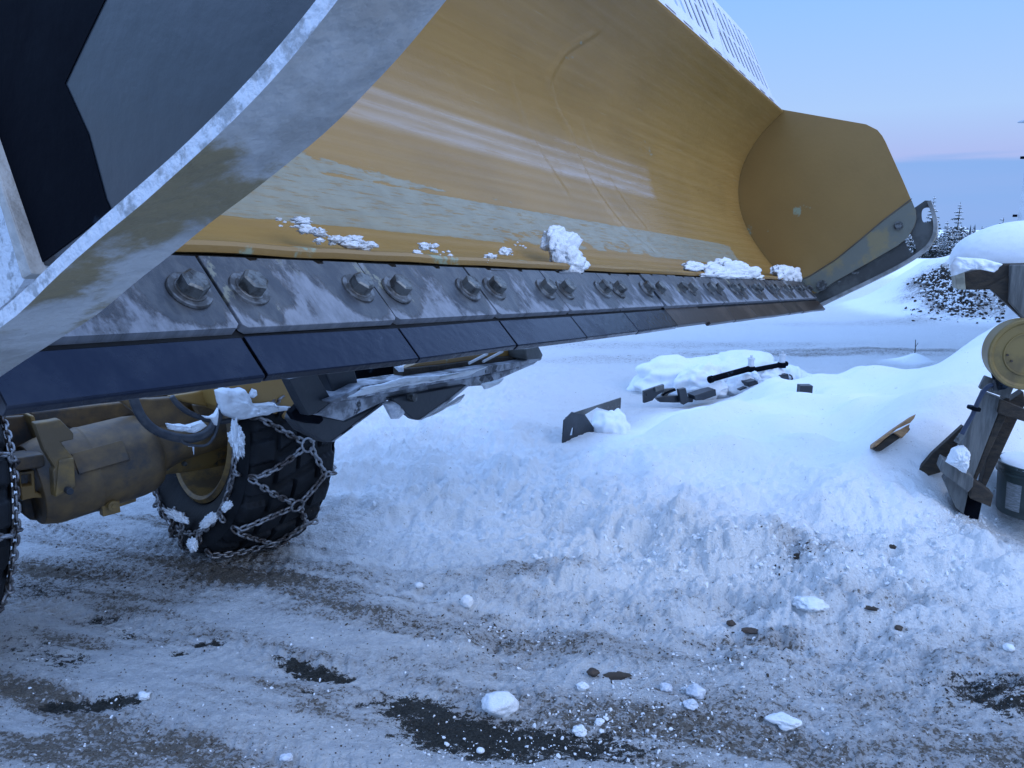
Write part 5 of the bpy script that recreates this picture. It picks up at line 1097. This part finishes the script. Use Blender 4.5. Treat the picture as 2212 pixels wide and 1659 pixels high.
# ------------------------------------------------------------------ building at the far right
pcn = atz(2138, 950, .0); pcn = np.array([pcn[0], pcn[1], 0.]); pcn = pcn / pcn[1] * 7.6; pcn[2] = 0
bld = thing('shed', 'teal metal shed with white corner trim at the right edge, behind the timber stand', 'shed', pcn)
wd = np.array([.60, -.80, 0]); wd2 = np.array([.80, .60, 0])
mb = MB(); HB = 4.2
for i in range(14):
    a_ = pcn + wd * (.16 + i * .4); mb.box(a_ + wd * .2 + wd2 * .06 + ZU * HB / 2, wd * .195, wd2 * .03, ZU * HB / 2); mb.box(a_ + wd * .03 + wd2 * .045 + ZU * HB / 2, wd * .02, wd2 * .03, ZU * HB / 2)
mb.obj('wall', 'siding', bld)
mb = MB(); mb.box(pcn + wd * 2.9 + wd2 * 3.2 + ZU * HB / 2, wd * 2.7, wd2 * 3.0, ZU * HB / 2 * .99); mb.obj('rear_wall', 'siding', bld)
mb = MB(); mb.box(pcn + wd * .05 + wd2 * .06 + ZU * HB / 2, wd * .06, wd2 * .06, ZU * HB / 2 + .02); mb.obj('corner_trim', 'trim', bld, bevel=.004)
mb = MB(); mb.box(pcn + wd * .62 + wd2 * .02 + ZU * 2.3, wd * .42, wd2 * .012, ZU * 1.1); mb.obj('window', 'glass', bld)
for z_, o_ in ((2.26, .04), (1.72, .05)):
    mb = MB(); mb.box(pcn - wd2 * .02 - wd * .03 + ZU * z_, wd * .015, wd2 * .02, ZU * .012); mb.obj('hinge', 'deepblack', bld, bevel=.003)
mb = MB(); mb.box(pcn + wd * 3 + wd2 * 3 + ZU * (HB + .08), wd * 3.3, wd2 * 3.4, ZU * .08); mb.obj('roof', 'trim', bld)
lp = atZ(2212, 264, 7.4); mb = MB(); V2, F2 = ico(3); mb.add([lp + X_ * p[0] * .055 + Y_ * p[1] * .055 + ZU * max(p[2], -.1) * .02 for p in V2], F2); 
mb.obj('lamp_head', 'trim', bld, smooth=True)
mb = MB(); mb.tube([lp + X_ * .03, lp + X_ * .25 + ZU * .02, pcn + wd * .3 + ZU * (lp[2] + .02)], .012, 8); mb.obj('lamp_arm', 'trim', bld)
# ------------------------------------------------------------------ trees
def tree_mesh(h, seed, dens, far=False):
    r = random.Random(seed); tr = MB(); tr.cyl((0, 0, -.3), (0, 0, h), .016 * h + .03, .01, n=8)
    cr = MB(); n_l = int(11 * h ** .5 * dens); lean = r.uniform(-.02, .02)
    for i in range(n_l):
        t = (i + r.random() * .7) / n_l; z = h * (.06 + .93 * t)
        if dens < .8 and r.random() < .2: continue
        L0 = h * .25 * (1 - t) ** .8 * r.uniform(.55, 1.15) + .05 * h * (1 - t) + .08; nb = max(4, int(9 - 4 * t)); ph = r.random() * 7
        for b in range(nb):
            w_ = ph + b * 2 * math.pi / nb + r.uniform(-.3, .3); L_ = L0 * r.uniform(.6, 1.2); dr = -.30 - .15 * r.random() + .35 * t
            d_ = np.array([math.cos(w_), math.sin(w_), dr]); s_ = np.array([-math.sin(w_), math.cos(w_), 0]); base = np.array([lean * z, 0, z]); ns = 4 if not far else 3
            for q in range(ns):         # overlapping ragged sprays along the limb
                a_ = base + d_ * L_ * (q / ns * .9); e_ = base + d_ * L_ * ((q + 1.5) / ns * .75) + np.array([0, 0, r.uniform(-.05, .0) * L_]); wd_ = L_ * (.46 - .05 * q) * r.uniform(.7, 1.3)
                m1 = (a_ + e_) / 2
                cr.add([a_, m1 + s_ * wd_ - ZU * wd_ * .5, e_, m1 - s_ * wd_ - ZU * wd_ * .5, m1 + ZU * .02], [(0, 1, 4), (1, 2, 4), (2, 3, 4), (3, 0, 4)], 0)
                if r.random() < .30: cr.add([p + ZU * .03 * h / 6 + (0 if k_ else 0) for k_, p in enumerate([a_ * .8 + m1 * .2, m1 + s_ * wd_ * .75 - ZU * wd_ * .35, e_ * .9 + m1 * .1, m1 - s_ * wd_ * .75 - ZU * wd_ * .35, m1 + ZU * .045])], [(0, 1, 4), (1, 2, 4), (2, 3, 4), (3, 0, 4)], 1)
    return tr, cr
protos = []
for i, (h, dn) in enumerate(((6.5, 1.2), (5.2, 1.3), (8.0, .85), (4.2, 1.3), (7.2, 1.0))):
    tr, cr = tree_mesh(h, 40 + i, dn); protos.append((h, tr, cr))
tmesh = {}
def place_tree(i, x, y, z, s, label, rot=0, group='snow-dusted spruces beyond the snow ridge'):
    h, tr, cr = protos[i]; e = bpy.data.objects.new('spruce_tree', None); COL.objects.link(e); e.location = (x, y, z); e.scale = (s, s, s); e.rotation_euler = (0, 0, rot); tag(e, label, 'tree', group)
    if i not in tmesh:
        a_ = tr.obj('trunk', 'bark', None); b_ = cr.obj('crown', ['needle', 'snow'], None)
        for o in (a_, b_):
            for v in o.data.vertices: v.co += o.location
            o.location = (0, 0, 0)
        tmesh[i] = (a_.data, b_.data); bpy.data.objects.remove(a_); bpy.data.objects.remove(b_)
    for nm, me in zip(('trunk', 'crown'), tmesh[i]):
        o = bpy.data.objects.new(nm, me); COL.objects.link(o); o.parent = e
rt = random.Random(9)
def tree_at(u, vtop, D, i, label, group='snow-dusted spruces beyond the snow ridge', wide=1.0):
    r = ray(u, vtop); P = CP + r * (D / r[1]); zg = height(P[0], P[1]); s = (P[2] - zg) / protos[i][0]; place_tree(i, P[0], P[1], zg, s, label, rt.uniform(0, 6), group)
tree_at(2075, 436, 62, 2, 'tall thin ragged spruce rising highest in the gap left of the beam'); tree_at(2018, 424, 55, 4, 'spruce showing behind the curved shoe of the plow')
tree_at(2047, 478, 60, 3, 'short spruce close left of the tall ragged one')
tree_at(2168, 470, 70, 3, 'small lone spruce top just above the snow cap')
lab = 'snow-dusted dark spruce in the row of trees beyond the snow ridge'
for i in range(130):
    u = 1940 + i * 2.6 + rt.uniform(-6, 6); tree_at(u, 500 + rt.uniform(-12, 22) , rt.uniform(44, 66), rt.choice((0, 1, 3)), lab)
for i in range(30):
    D = rt.uniform(60, 110); u = rt.uniform(2260, 3300) if i % 2 else rt.uniform(-300, 1900); tree_at(u, 480 + rt.uniform(-30, 20), D, rt.choice((0, 1, 2, 3)), lab)
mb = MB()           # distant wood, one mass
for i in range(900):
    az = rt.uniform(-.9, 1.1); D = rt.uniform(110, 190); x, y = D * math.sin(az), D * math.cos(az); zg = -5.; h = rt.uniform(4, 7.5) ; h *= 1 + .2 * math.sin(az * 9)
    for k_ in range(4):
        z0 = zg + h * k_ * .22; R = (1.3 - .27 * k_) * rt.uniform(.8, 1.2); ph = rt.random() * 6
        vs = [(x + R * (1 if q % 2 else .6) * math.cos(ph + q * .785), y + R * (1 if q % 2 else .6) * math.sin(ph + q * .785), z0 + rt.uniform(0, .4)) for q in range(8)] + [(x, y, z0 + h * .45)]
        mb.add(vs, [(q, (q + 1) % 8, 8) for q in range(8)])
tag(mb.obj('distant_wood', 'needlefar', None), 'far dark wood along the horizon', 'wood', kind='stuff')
# rubble in the dirty snow mound
def poly(c, r, rn, sq=.7):
    v, f = ico(1); M3 = np.array(Matrix.Rotation(rn.random() * 6, 3, Vector((rn.random(), rn.random(), rn.random() + .1)))); sc = np.array([rn.uniform(.6, 1.3), rn.uniform(.6, 1.3), rn.uniform(.5, 1) * sq])
    return [c + (M3 @ (p * sc * rn.uniform(.8, 1.15))) * r for p in v], f
mb = MB(); rn = random.Random(3)
SLP = [(2008, 592), (2028, 612), (2045, 636), (2062, 655), (2085, 672)]; SLH = []
for t in np.linspace(0, 4, 41):
    a_ = int(min(t, 3)); u = SLP[a_][0] + (SLP[a_ + 1][0] - SLP[a_][0]) * (t - a_); v = SLP[a_][1] + (SLP[a_ + 1][1] - SLP[a_][1]) * (t - a_); SLH.append(hit0(u, v))
SPR = [hit0(rn.uniform(1975, 2190), rn.uniform(628, 690)) for _ in range(60)]
for i in range(1300):
    q = SLH[int(rn.random() * 41)] if rn.random() < .6 else SPR[int(rn.random() * 60)]; x, y = q[0] + rn.gauss(0, .13), q[1] + rn.gauss(0, .13)
    c = np.array([x, y, height(x, y)]); mb.add(*poly(c, rn.uniform(.012, .042), rn), int(rn.random() < .45))
tag(mb.obj('rubble', ['debris', 'snow'], None), 'dark rubble and branches showing in the snow-covered mound', 'rubble', kind='stuff')
# ------------------------------------------------------------------ loose pieces on the yard
def chunk(name, u, v, rpx, label, catg, mat='snow', seed=0, sq=.65, ang=0, el=1.0, group=None, sub=4, amp=.45, fine=.05, sink=.25):
    p = hit(u, v); z = (p - CP) @ Fv; R = rpx / FZ * z; ca, sa = math.cos(ang), math.sin(ang)
    vs, f = blob(p + ZU * R * sq * (1 - sink), [np.array([ca, sa, 0]) * R * el, np.array([-sa, ca, 0]) * R * .85, ZU * R * sq], seed=seed, sub=sub, amp=amp, fr=1.1, fine=fine)
    mb = MB(); mb.add(vs, f); return tag(mb.obj(name, mat, None, smooth=True if mat in ('snow', 'snowsoft', 'ice') else 'auto'), label, catg, group)
chunk('snow_chunk', 1080, 1535, 34, 'largest white snow chunk, lying beside the dark asphalt patch in the foreground', 'snow chunk', seed=71, sq=.72, el=1.1, amp=.3)
chunk('snow_chunk', 1010, 1308, 13, 'white snow chunk on the brown wheel track', 'snow chunk', seed=72, sq=.95, amp=.3)
chunk('snow_chunk', 1694, 1565, 24, 'pointed shell-shaped snow chunk at the lower right', 'snow chunk', seed=73, sq=.5, el=1.3, ang=-.4)
chunk('snow_chunk', 1503, 1502, 20, 'ice lump with a flat face, in the middle of the crumbs right of the asphalt', 'snow chunk', 'ice', seed=74)
chunk('snow_chunk', 1492, 1528, 15, 'smaller ice lump touching the flat-faced one from below', 'snow chunk', 'ice', seed=75)
chunk('snow_chunk', 1438, 1490, 13, 'ice piece left of the flat-faced lump', 'snow chunk', 'ice', seed=76)
chunk('snow_chunk', 1258, 1486, 12, 'snow piece below the round brown stone', 'snow chunk', seed=77)
chunk('snow_chunk', 1252, 1585, 15, 'snow piece at the edge of the asphalt patch, right of the largest chunk', 'snow chunk', seed=78)
chunk('snow_chunk', 1295, 1563, 10, 'small snow piece above the right end of the asphalt patch', 'snow chunk', seed=79)
chunk('snow_chunk', 1038, 1625, 9, 'round snow ball on the dark asphalt', 'snow chunk', seed=80, amp=.15)
chunk('snow_chunk', 2178, 1404, 12, 'round snow ball near the right edge', 'snow chunk', seed=81, amp=.15)
chunk('snow_chunk', 905, 1268, 9, 'small snow ball on the far side of the wheel track', 'snow chunk', seed=82, amp=.2)
chunk('snow_chunk', 1750, 1310, 36, 'low crumbly snow heap on the right half of the yard', 'snow chunk', seed=83, sq=.3, fine=.16)
chunk('snow_chunk', 312, 1508, 12, 'snow piece at the end of the left asphalt patch', 'snow chunk', seed=84)
chunk('snow_chunk', 620, 1640, 14, 'icy crust piece at the bottom edge', 'snow chunk', 'ice', seed=85, sq=.4)
chunk('stone', 1282, 1458, 13, 'dark brown rounded stone above the snow pieces', 'stone', 'stone', seed=86, sub=3, amp=.3)
chunk('bark_piece', 1330, 1463, 16, 'flat dark piece of bark right of the brown stone', 'bark', 'debris', seed=87, sq=.3, el=1.8, ang=.15, sub=3)
chunk('bark_piece', 1622, 1366, 13, 'brown bark scrap among crumbs in the right half', 'bark', 'stone', seed=88, sq=.4, el=1.3, sub=3)
chunk('stone', 1579, 1350, 9, 'small stone above the brown bark scrap', 'stone', 'stone', seed=89, sub=3)
chunk('stone', 1941, 1361, 9, 'grey-brown stone alone on the packed snow at the right', 'stone', 'stone', seed=90, sub=3)
chunk('bark_piece', 1876, 1314, 11, 'thin dark bark strip near the churned snow', 'bark', 'debris', seed=91, sq=.25, el=1.6, ang=-.4, sub=3)
chunk('stone', 1728, 1206, 10, 'dark clod stuck in the dirty front of the snow bank', 'stone', 'debris', seed=92, el=1.4, sub=3)
chunk('stone', 1928, 1184, 7, 'small dark stone on the churned snow bank', 'stone', 'debris', seed=93, sub=3)
def scatter(name, label, n_, fn, mat, rlo, rhi, seed, kind='stuff', sq=.7):
    rn = random.Random(seed); mb = MB()
    for i in range(n_):
        u, v = fn(rn); c = hit(u, v, 2); c[2] = height(c[0], c[1]); R = rlo * (rhi / rlo) ** (rn.random() ** 2.2); mb.add(*poly(c + ZU * R * .1, R, rn, sq))
    return tag(mb.obj(name, mat, None), label, name.replace('_', ' '), kind=kind)
def yardpt(rn): 
    while True:
        u, v = rn.uniform(-100, 2300), 1190 + 470 * rn.random() ** .8
        if v > 1185 + .03 * u: return u, v
def clus(cs):
    def f(rn):
        c = rn.choice(cs); return rn.gauss(c[0], c[2]), rn.gauss(c[1], c[3])
    return f
scatter('snow_crumbs', 'scattered small snow crumbs on the packed yard', 1100, yardpt, 'snow', .0015, .007, 11)
scatter('snow_crumbs', 'denser snow crumbs around the asphalt patch and along the foreground', 900, clus([(1300, 1600, 130, 40), (1450, 1500, 110, 50), (1100, 1620, 120, 35), (1600, 1400, 130, 60), (1500, 1620, 200, 40), (1150, 1370, 100, 25), (1350, 1520, 100, 40)]), 'snow', .0015, .010, 12)
scatter('snow_clods', 'broken snow clods lying along the churned bank', 1500, clus([(1700, 1225, 160, 22), (1500, 1190, 120, 25), (1300, 1190, 150, 25), (2000, 1220, 140, 30), (1750, 1180, 100, 30), (1450, 1110, 150, 30), (2080, 1130, 40, 40), (1100, 1080, 130, 40), (1900, 1150, 120, 30)]), 'snow', .004, .018, 13)
scatter('gravel', 'grit and brown gravel on the packed snow', 2600, yardpt, 'stone', .0015, .005, 14)
scatter('gravel', 'darker gravel and bark bits right of the asphalt patch', 1300, clus([(1320, 1580, 120, 40), (1500, 1560, 120, 40), (1600, 1400, 100, 40), (1700, 1210, 60, 25), (2100, 1490, 70, 30), (1150, 1380, 120, 20), (250, 1240, 200, 20), (1000, 1350, 150, 18)]), 'debris', .002, .009, 15, sq=.5)
